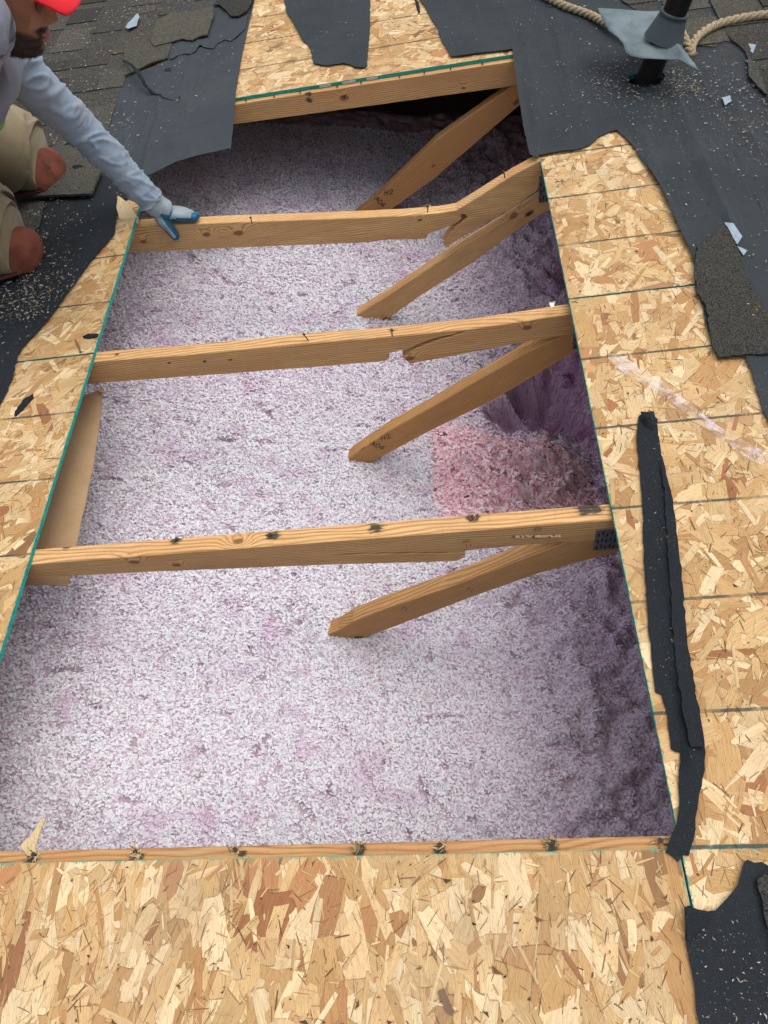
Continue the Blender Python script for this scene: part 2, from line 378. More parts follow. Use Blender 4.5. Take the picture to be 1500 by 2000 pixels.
# ------------------------------------------------------------------ OSB panels
def clip_rect(poly, x0, y0, x1, y1):
    for ax, val, sg in ((0, x0, 1), (0, x1, -1), (1, y0, 1), (1, y1, -1)):
        out = []
        for i in range(len(poly)):
            a, b = poly[i-1], poly[i]; da = (a[ax]-val)*sg; db = (b[ax]-val)*sg
            if da >= 0: out.append(a)
            if (da > 0 and db < 0) or (da < 0 and db > 0):
                t = da / (da - db); out.append(tuple(a[k] + (b[k]-a[k])*t for k in range(len(a))))
        poly = out
        if len(poly) < 3: return []
    return poly
PAL = [((.64, .47, .25), 6), ((.58, .40, .19), 7), ((.52, .33, .14), 5), ((.44, .26, .105), 4), ((.72, .57, .34), 4), ((.43, .22, .095), 1.1), ((.33, .145, .06), .35), ((.25, .14, .06), .5)]
PW = [p[1] for p in PAL]
def strands(mb, rect, area, n, ang0, spread, Ls, Ws, z0, z1, seed, contrast=1., dens=1.):
    r = random.Random(seed); x0, y0, x1, y1 = area
    for _ in range(n):
        cx = r.uniform(x0, x1); cy = r.uniform(y0, y1)
        a = ang0 + r.gauss(0, spread) if r.random() < .86 else r.uniform(0, math.pi)
        L = r.uniform(*Ls); W = r.uniform(*Ws) * (1 if r.random() < .8 else 1.7)
        if r.random() < .3: W *= .35
        base = r.choices(PAL, PW)[0][0]; k = r.uniform(.88, 1.10)
        if Ws[1] < .002: base = r.choice([(.16, .08, .035), (.10, .05, .025), (.24, .12, .05), (.55, .42, .24)])
        if contrast != 1: k = 1 + (k - 1) * contrast
        c = tuple(min(.95, q * k) for q in base)
        ca, sa = math.cos(a), math.sin(a)
        pts = []
        h = L / 2; wv = W / 2; tp1 = r.uniform(.6, 1.); tp2 = r.uniform(.6, 1.)
        bow = r.uniform(-.12, .12) * W
        prof = [(-h + r.uniform(0, .45)*W, -wv*tp1), (-h*.3, -wv + bow), (h*.3, -wv + bow), (h - r.uniform(0, .45)*W, -wv*tp2), (h - r.uniform(0, .4)*W, r.uniform(-.6, .6)*wv),
                (h - r.uniform(0, .45)*W, wv*tp2), (h*.3, wv + bow), (-h*.3, wv + bow), (-h + r.uniform(0, .45)*W, wv*tp1), (-h + r.uniform(0, .4)*W, r.uniform(-.6, .6)*wv)]
        z = r.uniform(z0, z1); tx = r.uniform(-1, 1) * .010; ty = r.uniform(-1, 1) * .010
        ox = r.uniform(0, 40); oy = r.uniform(0, 5)
        # fan about a centre vertex so that 'edge' runs 0 -> 1
        rim = [(cx + s*ca - t*sa, cy + s*sa + t*ca, s, t) for s, t in prof]
        ins = all(rect[0] < q[0] < rect[2] and rect[1] < q[1] < rect[3] for q in rim)
        if ins:
            vs = [(cx, cy, z)] + [(q[0], q[1], z + min(.0004, max(-.0003, (q[0]-cx)*tx + (q[1]-cy)*ty))) for q in rim]
            rc = [(ox, oy, 0)] + [(ox + q[2], oy + q[3], 0) for q in rim]
            m = len(rim)
            # an inner ring keeps the painted shadow rim thin
            inner = [(cx + (q[0]-cx)*.86, cy + (q[1]-cy)*.86, vs[i+1][2]) for i, q in enumerate(rim)]
            irc = [(ox + q[2]*.86, oy + q[3]*.86, 0) for q in rim]
            vs2 = vs[1:] + inner; rc2 = rc[1:] + irc
            fs = [(i, (i+1) % m, m + (i+1) % m, m + i) for i in range(m)] + [tuple(range(m, 2*m))]
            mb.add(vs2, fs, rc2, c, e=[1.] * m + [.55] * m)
        else:
            q = clip_rect(rim, rect[0]+.0004, rect[1]+.0004, rect[2]-.0004, rect[3]-.0004)
            if len(q) >= 3:
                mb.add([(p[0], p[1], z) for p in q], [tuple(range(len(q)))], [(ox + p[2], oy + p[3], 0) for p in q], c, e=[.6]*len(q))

def osb_panel(rect, areas, label, ang, spread, seed, dens=1., rough=1., mat=None, holes=(), lines=True, contrast=1., big=1.):
    x0, y0, x1, y1 = rect
    base = thing('osb_panel', (x0, y0, 0), label, 'roof panel', 'roof sheathing panels round the opening')
    P = [(x0, y0), (x1, y0), (x1, y1), (x0, y1)]
    T = torn(P, .012, .0009, seed)
    mb = sheet_mb(T, -.0012, TH - .0012, .25, holes=holes, mi_side=1, col=(.52, .34, .16))
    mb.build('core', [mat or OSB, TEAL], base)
    mb = MB()
    for (ax0, ay0, ax1, ay1) in areas:
        A = (ax1-ax0)*(ay1-ay0)
        strands(mb, rect, (ax0, ay0, ax1, ay1), int(A*1150*dens/big), ang, spread, (.08*big, .20*big), (.020*big, .055*big), -.0011, -.0006, seed, contrast)
        strands(mb, rect, (ax0, ay0, ax1, ay1), int(A*700*dens/big**1.5), ang, spread*1.3, (.06*big, .18*big), (.014*big, .046*big), -.0007, -.0001, seed+1, contrast)
        strands(mb, rect, (ax0, ay0, ax1, ay1), int(A*420*dens*rough), ang, spread*1.5, (.02, .08), (.004, .014), -.0004, .0004, seed+2, contrast)
        strands(mb, rect, (ax0, ay0, ax1, ay1), int(A*900*dens*rough), ang, .9, (.008, .025), (.0012, .003), .0001, .0009, seed+3, contrast*1.5)
        strands(mb, rect, (ax0, ay0, ax1, ay1), int(A*1300*(rough**2)), ang, .6, (.006, .030), (.0005, .0013), .0003, .0010, seed+4, 1.)
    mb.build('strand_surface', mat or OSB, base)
    return base
PI = math.pi
osb_near = osb_panel((.0005, -2.44, 1.2185, -.0015), [(-.02, -.75, 1.25, .02)], 'large tan strand board in the foreground with coarse upright flakes', PI/2, .24, 21, 1.1, 1.25, OSBN, contrast=1.2, big=1.05)
osb_left = osb_panel((-1.22, -1.22, -.0015, 1.218), [(-.6, .2, 0.02, 1.24)], 'strand board left of the opening, near one, with grey nail lines', .9, .6, 22)
osb_left2 = osb_panel((-1.22, 1.2205, -.0015, 3.66), [(-.5, 1.2, 0.02, 2.15)], 'strand board narrowing to a torn tip behind the first one left of the opening', .9, .6, 23)
hole = [(1.578 + .062*math.cos(a), 2.145 + .058*math.sin(a)) for a in np.linspace(0, 2*PI, 25)[:-1]]
osb_right = osb_panel((1.2215, -1.22, 2.44, 1.2185), [(1.2, -.35, 1.75, 1.24)], 'wide strand board right of the opening with the black felt strip lying on it', 1.3, .6, 24)
osb_right2 = osb_panel((1.2215, 1.2210, 2.44, 3.66), [(1.2, 1.2, 1.6, 2.0)], 'strand board ending in a peak under the felt on the upper right', 1.2, .6, 25, holes=(hole,))
osb_far = osb_panel((.0005, 2.4415, 1.2185, 4.88), [(.15, 2.42, 1.25, 3.45)], 'strand board beyond the far rafter with green painted edge', .5, .7, 26)
# pale stamps on the painted edge of the far board
SP = plain('pale_edge_stamp', (.42, .52, .48), .7, .3, 200)
for xa, xb in ((624, 646), (668, 694), (715, 737)):
    X0 = onz(xa, 160)[0]; X1 = onz(xb, 155)[0]
    mb = MB(); mb.box((X0, 2.4385, -.0105), (X1, 2.4402, -.0022)); mb.build('edge_stamp', SP, osb_far)

# ------------------------------------------------------------------ TRUSSES
def profile(mb, P, y0, y1, rcf, ch=.0014, mi=0):
    """extrude a side outline (X, Z) from y0 to y1 with eased edges"""
    n = len(P); ar = sum(P[i-1][0]*P[i][1] - P[i][0]*P[i-1][1] for i in range(n))
    if ar < 0: P = P[::-1]
    ins = []
    for i in range(n):
        a, b, c = Vector(P[i-1]), Vector(P[i]), Vector(P[(i+1) % n])
        e1 = (b-a); e2 = (c-b)
        if e1.length < 1e-6 or e2.length < 1e-6: ins.append(tuple(b)); continue
        e1.normalize(); e2.normalize(); nn = Vector((-(e1.y+e2.y), e1.x+e2.x))
        if nn.length < .35: ins.append(tuple(b)); continue
        nn.normalize(); q = b + nn * ch; ins.append(tuple(q))
    vs = []
    for yy, pp in ((y0, ins), (y0+ch, P), (y1-ch, P), (y1, ins)):
        vs += [(p[0], yy, p[1]) for p in pp]
    fs = [tuple(range(n))] + [tuple(3*n + i for i in range(n-1, -1, -1))]
    for k in range(3):
        for i in range(n):
            j = (i+1) % n; fs.append((k*n+i, (k+1)*n+i, (k+1)*n+j, k*n+j))
    mb.add(vs, fs, [rcf(v) for v in vs], mi=mi)
def rough_line(P, step=.03, amp=.0005, seed=3):
    return torn(P, step, amp, seed)
def px(L, Y): return [ony(x, y, Y) for x, y in L]
def chordrc(v): return (v[0], v[2], v[1])
GALV = plain('dull_galvanised_steel', (.20, .21, .22), .45, .4, 120, .6)
def plate(parent, X0, X1, Z0, Z1, Y):
    mb = MB(); mb.box((X0, Y-.0014, Z0), (X1, Y-.0001, Z1))
    nx = int((X1-X0)/.0085)
    for i in range(nx):
        for j in range(int((Z1-Z0)/.025)):
            x = X0 + .005 + i*.0085; z = Z0 + .004 + j*.025 + (i % 2)*.006
            if z + .012 < Z1: mb.box((x, Y-.0019, z), (x+.003, Y-.00145, z+.012), col=(.1, .1, .1), mi=1)
    return mb.build('connector_plate', [GALV, plain('plate_slot', (.015, .015, .015))], parent)
def nail(parent, x, y, z, lean=0.):
    mb = MB(); n = 8; r = .0016; rs = []
    for zz, rr in ((-.01, r), (.010, r), (.010, .0038), (.0115, .0038)):
        for i in range(n):
            a = i/n*2*PI; rs.append((x + rr*math.cos(a) + lean*zz, y + rr*math.sin(a), z + zz))
    fs = []
    for k in range(3):
        for i in range(n): j = (i+1) % n; fs.append((k*n+i, k*n+j, (k+1)*n+j, (k+1)*n+i))
    fs.append(tuple(3*n+i for i in range(n))); mb.add(rs, fs); return mb.build('nail', RUST, parent)
RUST = plain('rusty_steel', (.06, .035, .022), .7, .4, 300)
def frag(parent, x, y, z, n, L, seed, name='splinter_tuft'):
    r = random.Random(seed); mb = MB()
    for i in range(n):
        a = r.uniform(0, 2*PI); l = L*r.uniform(.3, 1.); w_ = r.uniform(.0008, .0022); el = r.uniform(.1, 1.1)
        ox, oy = r.uniform(-.4, .4)*L, r.uniform(-.3, .3)*L
        d = Vector((math.cos(a)*math.cos(el), math.sin(a)*math.cos(el), math.sin(el))); s = Vector((-math.sin(a), math.cos(a), 0))*w_; u = Vector((0, 0, w_*.5))
        p = Vector((x+ox, y+oy, z)); q = p + d*l
        c = r.choice([(.5, .36, .17), (.30, .2, .09), (.10, .07, .04), (.55, .42, .24)])
        mb.add([p-s, p+s, q+s*.3, q-s*.3, p+u, q+u], [(0,1,2,3),(0,3,5,4),(1,4,5,2),(0,4,1),(3,2,5)], col=c)
    return mb.build(name, CHIP, parent)

TL = 'roof truss with broken or whole members crossing the opening'
GRP = 'roof trusses crossing the opening'
def truss(k, label): return thing('roof_truss', (.6, .61*k, -.1), label, 'roof truss', GRP)
LX, RX = -1.15, 2.35
# truss 0: only the top of its chord shows
t0 = truss(0, 'nearest rafter, a thin strip of its top showing along the foreground board')
mb = MB(); profile(mb, rough_line([(LX, -.0125), (RX, -.0125), (RX, -.1015), (LX, -.1015)]), -.019, .019, chordrc)
mb.build('top_chord', wood('wood_chord_near', 1, stains=[(onz(x, 1648)[0], -.0125, .006, r) for x, r in ((265, .011), (700, .009), (858, .009), (1075, .01), (60, .010), (470, .006))], light=(.54, .31, .13), dark=(.27, .12, .045)), t0)
for i, (x, y) in enumerate(((60, 1668), (262, 1658), (700, 1648), (858, 1648), (1075, 1645), (455, 1655), (1290, 1640))):
    X, Y = onz(x, y); Y = min(.012, max(.003, Y)); frag(t0, X, Y, -.0128, 26 if i in (1, 2, 4) else 12, .018, 50+i); nail(t0, X+.004, Y, -.014, rnd.uniform(-.4, .4))
def clampz(P, zmax=-.0125):
    return [(x, min(z, zmax)) for x, z in P]
# truss 1
Y = .61; yf = Y-.019
t1 = truss(1, 'second truss from the foreground, its lower edge split into a splinter')
P = [(LX, -.0125)] + px([(56, 1093), (260, 1080), (650, 1054), (900, 1034), (1189, 1009)], yf)
top = clampz(P) + [(RX, -.0125), (RX, -.1015)]
bot = px([(1162, 1058), (1100, 1060), (1035, 1064), (935, 1073), (920, 1075)], yf)
bot2 = px([(905, 1077), (895, 1079), (780, 1079), (700, 1081), (640, 1085), (700, 1083), (780, 1082), (850, 1081), (908, 1080), (900, 1086), (909, 1088), (893, 1096), (800, 1099), (650, 1103), (300, 1117), (48, 1130)], yf)
mb = MB(); profile(mb, rough_line(top + bot + bot2 + [(LX, -.1015)], .03, .0004), yf, Y+.019, chordrc)
def onchord(x, y, Yc=None, yfr=None):
    X, Z = ony(x, y, yfr); return (X, Z, yfr)
def ontop(x, y): X, Yy = onz(x, y, -.0125); return (X, -.0125, Yy)
mb.build('top_chord', wood('wood_chord_a', 2,
    knots=[onchord(262, 1098, None, yf)+(.010,), onchord(345, 1104, None, yf)+(.008,), ontop(465, 1057)+(.009,)],
    stains=[ontop(130, 1068)+(.009,), ontop(343, 1055)+(.011,), ontop(533, 1046)+(.013,), ontop(735, 1031)+(.013,), ontop(924, 1011)+(.011,), ontop(1140, 994)+(.016,), ontop(1165, 994)+(.013,)]), t1)
def webrc(A, B):
    A = Vector(A); B = Vector(B); u = (B-A).normalized(); n_ = Vector((-u.y, u.x))
    def f(v): p = Vector((v[0], v[2])) - A; return (p.dot(u), p.dot(n_), v[1])
    return f
def web(parent, Y, topl, botl, ext, name_, seed, yoff=0., knots=(), stains=(), **kw):
    yf_ = Y - .019 + yoff
    T = px(topl, yf_); B = px(botl, yf_)
    d = (Vector(T[1]) - Vector(T[0])).normalized()
    d2 = (Vector(T[-1]) - Vector(T[0])).normalized()
    low = [tuple(Vector(B[0]) - d2*ext), tuple(Vector(T[0]) - d2*(ext+.02))]
    e1 = tuple(Vector(T[-1]) + d2*.10); e2 = tuple(Vector(B[-1]) + d2*.10)
    e1 = (e1[0], min(e1[1], -.03)); 
    f = webrc(T[0], T[-1])
    kn = [f((ony(x, y, yf_)[0], yf_, ony(x, y, yf_)[1])) + (r,) for x, y, r in knots]
    stn = [f((ony(x, y, yf_)[0], yf_, ony(x, y, yf_)[1])) + (r,) for x, y, r in stains]
    mb = MB(); profile(mb, rough_line([low[1]] + T + [e1, e2] + B[::-1] + [low[0]], .03, .0004, seed), yf_, Y+.019+yoff, f, .0022)
    return mb.build('web_member', wood(name_, seed, kn, stn, **kw), parent), f, yf_
OFF = .0
w1, f1, wy1 = web(t1, Y, [(660, 1232), (690, 1214), (750, 1190), (872, 1149), (1008, 1097), (1100, 1062)], [(668, 1249), (709, 1247), (790, 1217), (917, 1168), (1053, 1120), (1205, 1079)], .16, 'wood_web_a', 3, .004, light=(.58, .34, .14), stains=[(700, 1246, .012)])
plate(t1, ony(1162, 1050, yf)[0], ony(1162, 1050, yf)[0]+.13, -.125, -.045, yf)
# truss 2
Y = 1.22; yf = Y-.019
t2 = truss(2, 'third truss from the foreground, chord cracked open with a gap below')
P = [(LX, -.0125)] + px([(200, 704), (356, 694), (640, 667), (760, 658), (920, 642), (1024, 627), (1108, 614)], yf)
top = clampz(P) + [(RX, -.0125), (RX, -.1015)]
bot = px([(1116, 654), (1040, 666), (864, 700), (800, 711), (795, 706), (786, 699), (800, 688), (815, 680), (832, 674), (855, 665), (880, 658), (916, 645), (880, 655), (850, 661), (820, 672), (800, 682), (776, 687), (762, 690), (757, 694), (760, 700), (752, 706), (735, 708), (720, 709), (600, 719), (548, 722), (495, 727), (200, 748)], yf)
mb = MB(); profile(mb, rough_line(top + bot + [(LX, -.1015)], .02, .0007, 5), yf, Y+.019, chordrc, .002)
mb.build('top_chord', wood('wood_chord_b', 4, knots=[onchord(1030, 640, None, yf)+(.009,), onchord(800, 700, None, yf)+(.010,)],
    stains=[ontop(228, 691)+(.006,), ontop(356, 683)+(.009,), ontop(500, 663)+(.006,), ontop(597, 656)+(.012,), ontop(615, 660)+(.008,), ontop(765, 648)+(.013,), ontop(930, 625)+(.013,), onchord(400, 706, None, yf)+(.004,), onchord(330, 709, None, yf)+(.004,), onchord(450, 703, None, yf)+(.004,)]), t2)
w2, f2, wy2 = web(t2, Y, [(676, 901), (694, 885), (760, 841), (840, 797), (960, 728), (1025, 690), (1100, 655)], [(690, 912), (716, 909), (840, 842), (960, 784), (1120, 690)], .16, 'wood_web_b', 5, .004, knots=[(1120, 640, .008)], light=(.62, .35, .135))
plate(t2, ony(1118, 672, yf)[0], ony(1118, 672, yf)[0]+.13, -.15, -.06, yf)
# truss 3
Y = 1.83; yf = Y-.019
t3 = truss(3, 'fourth truss, chord snapped and bent upward on its right under the glove')
P = [(LX, -.0125)] + px([(271, 442), (460, 434), (640, 428), (780, 422), (856, 416), (892, 410), (928, 388), (1000, 343), (1050, 316), (1056, 313)], yf)
zt = P[-1][1]
top = [(x, min(z, .004) if i < 4 else z) for i, (x, z) in enumerate(P)]
xr = P[-1][0]
print('chord3 top', [tuple(round(q, 3) for q in p) for p in P])
bot = px([(1060, 350), (1050, 372), (1000, 407), (946, 438), (900, 465), (872, 484), (868, 480), (866, 474), (872, 465), (879, 456), (885, 448), (893, 441), (903, 433), (914, 424), (908, 422), (899, 430), (890, 437), (878, 442), (868, 446), (856, 449), (846, 454), (836, 458), (834, 464), (831, 467), (800, 468), (748, 469), (720, 474), (463, 484), (255, 494)], yf)
mb = MB(); profile(mb, rough_line(top + bot + [(LX, -.1015)], .02, .0006, 7), yf, Y+.019, chordrc, .002)
mb.build('top_chord', wood('wood_chord_c', 6, knots=[onchord(280, 472, None, yf)+(.008,), onchord(403, 458, None, yf)+(.010,), onchord(466, 455, None, yf)+(.012,), ontop(765, 420)+(.007,), onchord(820, 430, None, yf)+(.006,)],
    stains=[ontop(490, 428)+(.005,), ontop(613, 420)+(.005,), ontop(835, 405)+(.012,), ontop(985, 338)+(.006,), onchord(905, 422, None, yf)+(.008,), onchord(880, 448, None, yf)+(.008,)], light=(.70, .46, .21), dark=(.36, .17, .055)), t3)
w3, f3, wy3 = web(t3, Y, [(692, 618), (759, 577), (885, 492), (950, 453), (1036, 399), (1060, 384)], [(708, 631), (752, 627), (820, 579), (928, 510), (1000, 456), (1065, 415)], .14, 'wood_web_c', 8, .006, knots=[(1003, 422, .011), (752, 622, .008)], stains=[(1035, 415, .010), (1030, 419, .008)], light=(.70, .46, .21), dark=(.36, .17, .055))
plate(t3, ony(1052, 372, yf)[0], ony(1052, 372, yf)[0]+.12, -.135, -.05, yf)
# truss 4
Y = 2.44; yf = Y-.019
t4 = truss(4, 'farthest truss, straight chord with knots under the green edged board')
top = [(LX, -.0125), (RX, -.0125), (RX, -.1015)]
bot = px([(1003, 168), (730, 206), (456, 243)], yf)
mb = MB(); profile(mb, rough_line(top + [(x, z) for x, z in bot] + [(LX, -.09)], .03, .0004, 9), yf, Y+.019, chordrc)
mb.build('top_chord', wood('wood_chord_d', 9, knots=[onchord(672, 191, None, yf)+(.013,), onchord(905, 172, None, yf)+(.006,)], stains=[onchord(602, 182, None, yf)+(.010,), onchord(604, 196, None, yf)+(.010,), onchord(672, 190, None, yf)+(.006,)], light=(.62, .38, .17)), t4)
w4, f4, wy4 = web(t4, Y, [(660, 445), (730, 392), (854, 272), (998, 170)], [(715, 445), (766, 408), (850, 348), (1010, 210)], .16, 'wood_web_d', 10, .005, knots=[(846, 324, .007), (1008, 200, .010)], light=(.50, .27, .105), dark=(.30, .14, .05))
for i in range(9):
    X = .28 + i*.104 + rnd.uniform(-.02, .02); nail(t4, X, 2.428, -.017, rnd.uniform(-.5, .5))
for t, L in ((t1, ((533, 1046), (924, 1011), (343, 1055))), (t2, ((597, 656), (765, 648))), (t3, ((835, 405), (985, 338), (490, 428)))):
    for (x, y) in L:
        q = ontop(x, y); nail(t, q[0], q[2], -.018, rnd.uniform(-.5, .5))
frag(t3, ontop(835, 405)[0], ontop(835, 405)[2], -.012, 16, .014, 91); frag(t1, ontop(924, 1011)[0], ontop(924, 1011)[2], -.012, 16, .014, 92); frag(t2, ontop(765, 648)[0], ontop(765, 648)[2], -.012, 14, .014, 93)
# split fibres on chord 1
mb = MB(); r = random.Random(5)
for i in range(34):
    x = 1000 + i*2.7; X, Z = ony(x, 1046 - i*.05, .591)
    mb.add([(X, .5905, Z), (X+.006, .5903, Z+r.uniform(-.002, .002)), (X+r.uniform(.002, .01), .588, Z-.005-r.uniform(0, .003)), (X, .5895, Z-.004)], [(0, 1, 2, 3)], col=r.choice([(.72, .56, .34), (.62, .42, .22), (.2, .1, .05)]))
mb.build('splinter_tuft', CHIP, t1)
# hand writing and mill stamps, thin strokes on the faces
INK = plain('black_marker_ink', (.012, .012, .014), .5, .1, 100)
INKF = plain('faded_mill_stamp', (.10, .06, .035), .7, .3, 300)
GL = {'A': [[(0,0),(.4,1),(.8,0)],[(.15,.4),(.65,.4)]], '0': [[(.1,.1),(0,.6),(.3,1),(.65,.8),(.7,.3),(.4,0),(.1,.1)]], '6': [[(.65,1),(.15,.7),(.02,.25),(.3,0),(.6,.2),(.55,.5),(.2,.45)]],
      'H': [[(0,0),(.05,1)],[(.6,0),(.6,1)],[(0,.5),(.6,.5)]], '2': [[(0,.8),(.3,1),(.6,.75),(.05,.05),(.7,.05)]], 'e': [[(.05,.5),(.6,.55),(.4,.95),(.05,.6),(.2,.05),(.65,.15)]], 'S': [[(.65,.85),(.3,1),(.05,.75),(.6,.3),(.3,0),(0,.15)]], 'T': [[(0,1),(.8,1)],[(.4,1),(.4,0)]], '1': [[(.3,0),(.3,1)]], '7':[[(0,1),(.7,1),(.3,0)]], 'F':[[(0,0),(0,1),(.65,1)],[(0,.5),(.5,.5)]], 'D':[[(0,0),(0,1),(.5,.9),(.65,.5),(.5,.1),(0,0)]]}
def write(parent, text, o, ux, uz, h, y, mat, wd=.0016, adv=.95, label=None, seed=0):
    """o=(X,Z) start, ux / uz unit vectors on the face for reading direction and letter height"""
    mb = MB(); r = random.Random(seed); cur = 0
    for ch in text:
        for st in GL.get(ch, []):
            pts = [(o[0] + (cur + s*h)*ux[0] + t*h*uz[0] + r.uniform(-.0006, .0006), o[1] + (cur + s*h)*ux[1] + t*h*uz[1] + r.uniform(-.0006, .0006)) for s, t in st]
            for a, b in zip(pts[:-1], pts[1:]):
                L = math.dist(a, b); nx, nz = -(b[1]-a[1])/L*wd/2, (b[0]-a[0])/L*wd/2; ex, ez = (b[0]-a[0])/L*wd*.4, (b[1]-a[1])/L*wd*.4
                mb.add([(a[0]-ex+nx, y, a[1]-ez+nz), (a[0]-ex-nx, y, a[1]-ez-nz), (b[0]+ex-nx, y, b[1]+ez-nz), (b[0]+ex+nx, y, b[1]+ez+nz)], [(0, 1, 2, 3)])
                y -= .000004
        cur += h*adv
    return mb.build('marking', mat, parent)
def dirn(a, b, Y):
    a = Vector(ony(*a, Y)); b = Vector(ony(*b, Y)); d = (b-a).normalized(); return tuple(d)
# the far web reads A06 under H2, written across the grain; same on the web of the third truss
write(t4, 'A06', ony(731, 389, wy4), dirn((731, 389), (748, 405), wy4), dirn((740, 400), (752, 388), wy4), .019, wy4-.0006, INK, .0028, seed=1)
write(t4, 'H2', ony(751, 381, wy4), dirn((751, 381), (764, 379), wy4), dirn((755, 387), (757, 370), wy4), .020, wy4-.0006, INK, .0028, seed=2)
write(t2, 'A06', ony(722, 868, wy2), dirn((722, 868), (745, 877), wy2), dirn((730, 874), (740, 862), wy2), .018, wy2-.0006, INK, .0026, seed=3)
write(t2, 'H2', ony(746, 860, wy2), dirn((746, 860), (766, 853), wy2), dirn((752, 863), (748, 850), wy2), .018, wy2-.0006, INK, .0020, seed=4)
write(t2, '11', ony(703, 880, wy2), dirn((703, 880), (711, 877), wy2), dirn((704, 879), (710, 868), wy2), .014, wy2-.0006, INK, .0012, adv=.45, seed=4)
write(t1, 'T7', ony(783, 1188, wy1), dirn((783, 1188), (806, 1203), wy1), dirn((800, 1202), (808, 1194), wy1), .012, wy1-.0006, INK, .0014, seed=5)
write(t1, 'F1', ony(912, 1151, wy1), dirn((912, 1151), (930, 1162), wy1), dirn((920, 1162), (928, 1152), wy1), .012, wy1-.0006, INK, .0014, seed=6)
for (x, y, s) in ((1046, 1036, 'SD'), (1044, 1052, '11'), (908, 1060, 'SF'), (913, 1068, '11')):
    write(t1, s, ony(x-4, y, .591), (1, 0), (0, 1), .009, .591-.0006, INKF, .001, seed=7)

# ------------------------------------------------------------------ INSULATION
px1 = back(1000, 900, 2, -.6)
def cY(Y): return np.interp(Y, [-.5, .59, 1.2, 1.81, 2.4, 3], [-.36, -.352, -.396, -.366, -.36, -.36])
def bz(x, y, z): return back(x, y, 2, z)
PINKC = [bz(x, y, -.60)[:2] for x, y in ((848, 840), (930, 825), (1000, 850), (1090, 835), (1150, 860), (1215, 1010), (1220, 1060), (880, 1060), (858, 950))]
PITS = [(bz(985, 800, -.62), .055, .14), (bz(1070, 765, -.66), .12, .24), (bz(1010, 740, -.62), .05, .06), (bz(1120, 540, -.66), .10, .07), (bz(1040, 500, -.64), .07, .04), (bz(1220, 1330, -.62), .06, .035), (bz(1190, 1420, -.62), .05, .025),
        (bz(870, 970, -.5), .02, .01), (bz(1280, 1560, -.62), .05, .02), (bz(375, 540, -.45), .035, .016), (bz(350, 500, -.45), .03, .015), (bz(168, 1030, -.42), .02, .02), (bz(730, 740, -.5), .03, .014), (bz(660, 1250, -.52), .035, .012), (bz(1100, 700, -.66), .10, .09), (bz(1140, 800, -.64), .06, .06), (bz(1200, 1200, -.62), .06, .03)]
PC0 = bz(1010, 920, -.58)
MND = [(bz(930, 890, -.56), .085, .05), (bz(1050, 880, -.56), .09, .075), (bz(1000, 940, -.58), .10, .03), (bz(1120, 960, -.6), .08, .03), (bz(1180, 1120, -.6), .08, .03)]
for x_, y_, Y_ in ((655, 1240, .61), (672, 900, 1.22), (695, 622, 1.83)):
    e_ = ony(x_, y_, Y_); MND.append(((e_[0]-.015, Y_+.005), .045, .022))
def ZI(X, Y, fine=True):
    z = -tp*X + cY(Y) + .020*(vn(X, Y, .35, 1)-.5) + .020*(vn(X, Y, .13, 2)-.5)
    z = z + np.where(X < 0, -.25*np.minimum(0, X+.0)*0, 0)
    z = z + .11*np.clip((X-.75)/.6, 0, 1)*np.clip((1.05-Y)/.3, 0, 1) + .05*np.clip((X-.75)/.6, 0, 1)*np.clip((Y-1.35)/.2, 0, 1)
    for c, s, d in PITS:
        r2 = ((X-c[0])**2 + (Y-c[1])**2)/(s*s)*(.7 + .7*vn(X, Y, .05, 51)); z = z - d*(np.exp(-r2*r2) if d > .1 else np.exp(-r2))
    for c, s, d in MND: z = z + d*np.exp(-((X-c[0])**2 + (Y-c[1])**2)/(s*s))
    rough = np.clip((X-.75)/.45, 0, 1)
    z = z + .030*rough*(vn(X, Y, .075, 3)-.5) + .040*rough*(vn(X, Y, .028, 9)-.5)
    pkz = np.exp(-((X-PC0[0])**2/.030 + (Y-PC0[1])**2/.018))
    z = z + pkz*(.065*(vn(X, Y, .055, 33)-.5) + .040*(1-np.abs(2*vn(X, Y, .024, 34)-1))**2)
    if fine:
        a = vn(X, Y, .022, 4); z = z + .006*(a-.5) + .004*(vn(X, Y, .011, 5)-.5)
        p = np.clip((vn(X, Y, .030, 6)-.80)/.2, 0, 1); z = z - .020*p
    return z
st = .0075
xs = np.arange(-1.0, 2.3, st); ys = np.arange(-.5, 3.2, st)
GX, GY = np.meshgrid(xs, ys, indexing='ij'); GZ = ZI(GX, GY)
nx, ny = GX.shape
V3 = np.stack([GX, GY, GZ], -1).reshape(-1, 3).astype(np.float32)
ii = np.arange(nx*ny).reshape(nx, ny)
F4 = np.stack([ii[:-1, :-1], ii[1:, :-1], ii[1:, 1:], ii[:-1, 1:]], -1).reshape(-1, 4)
def raw(name, V, F, mat, col, parent=None, base=(0, 0, 0), smooth=True):
    me = bpy.data.meshes.new(name); k = F.shape[1]
    me.vertices.add(len(V)); me.loops.add(F.size); me.polygons.add(len(F))
    me.vertices.foreach_set('co', (V - np.array(base, np.float32)).astype(np.float32).ravel())
    me.loops.foreach_set('vertex_index', F.astype(np.int32).ravel())
    me.polygons.foreach_set('loop_start', np.arange(0, F.size, k, dtype=np.int32))
    me.update(calc_edges=True); me.materials.append(mat)
    me.polygons.foreach_set('use_smooth', np.full(len(F), smooth))
    a = me.attributes.new('pc', 'FLOAT_VECTOR', 'POINT'); a.data.foreach_set('vector', V.astype(np.float32).ravel())
    a = me.attributes.new('Col', 'FLOAT_COLOR', 'POINT'); c = np.ones((len(V), 4), np.float32); c[:, :3] = col; a.data.foreach_set('color', c.ravel())
    me.update(); return link(name, me, parent, base)
INS = colattr('glass_wool_tufts', .95, .12)
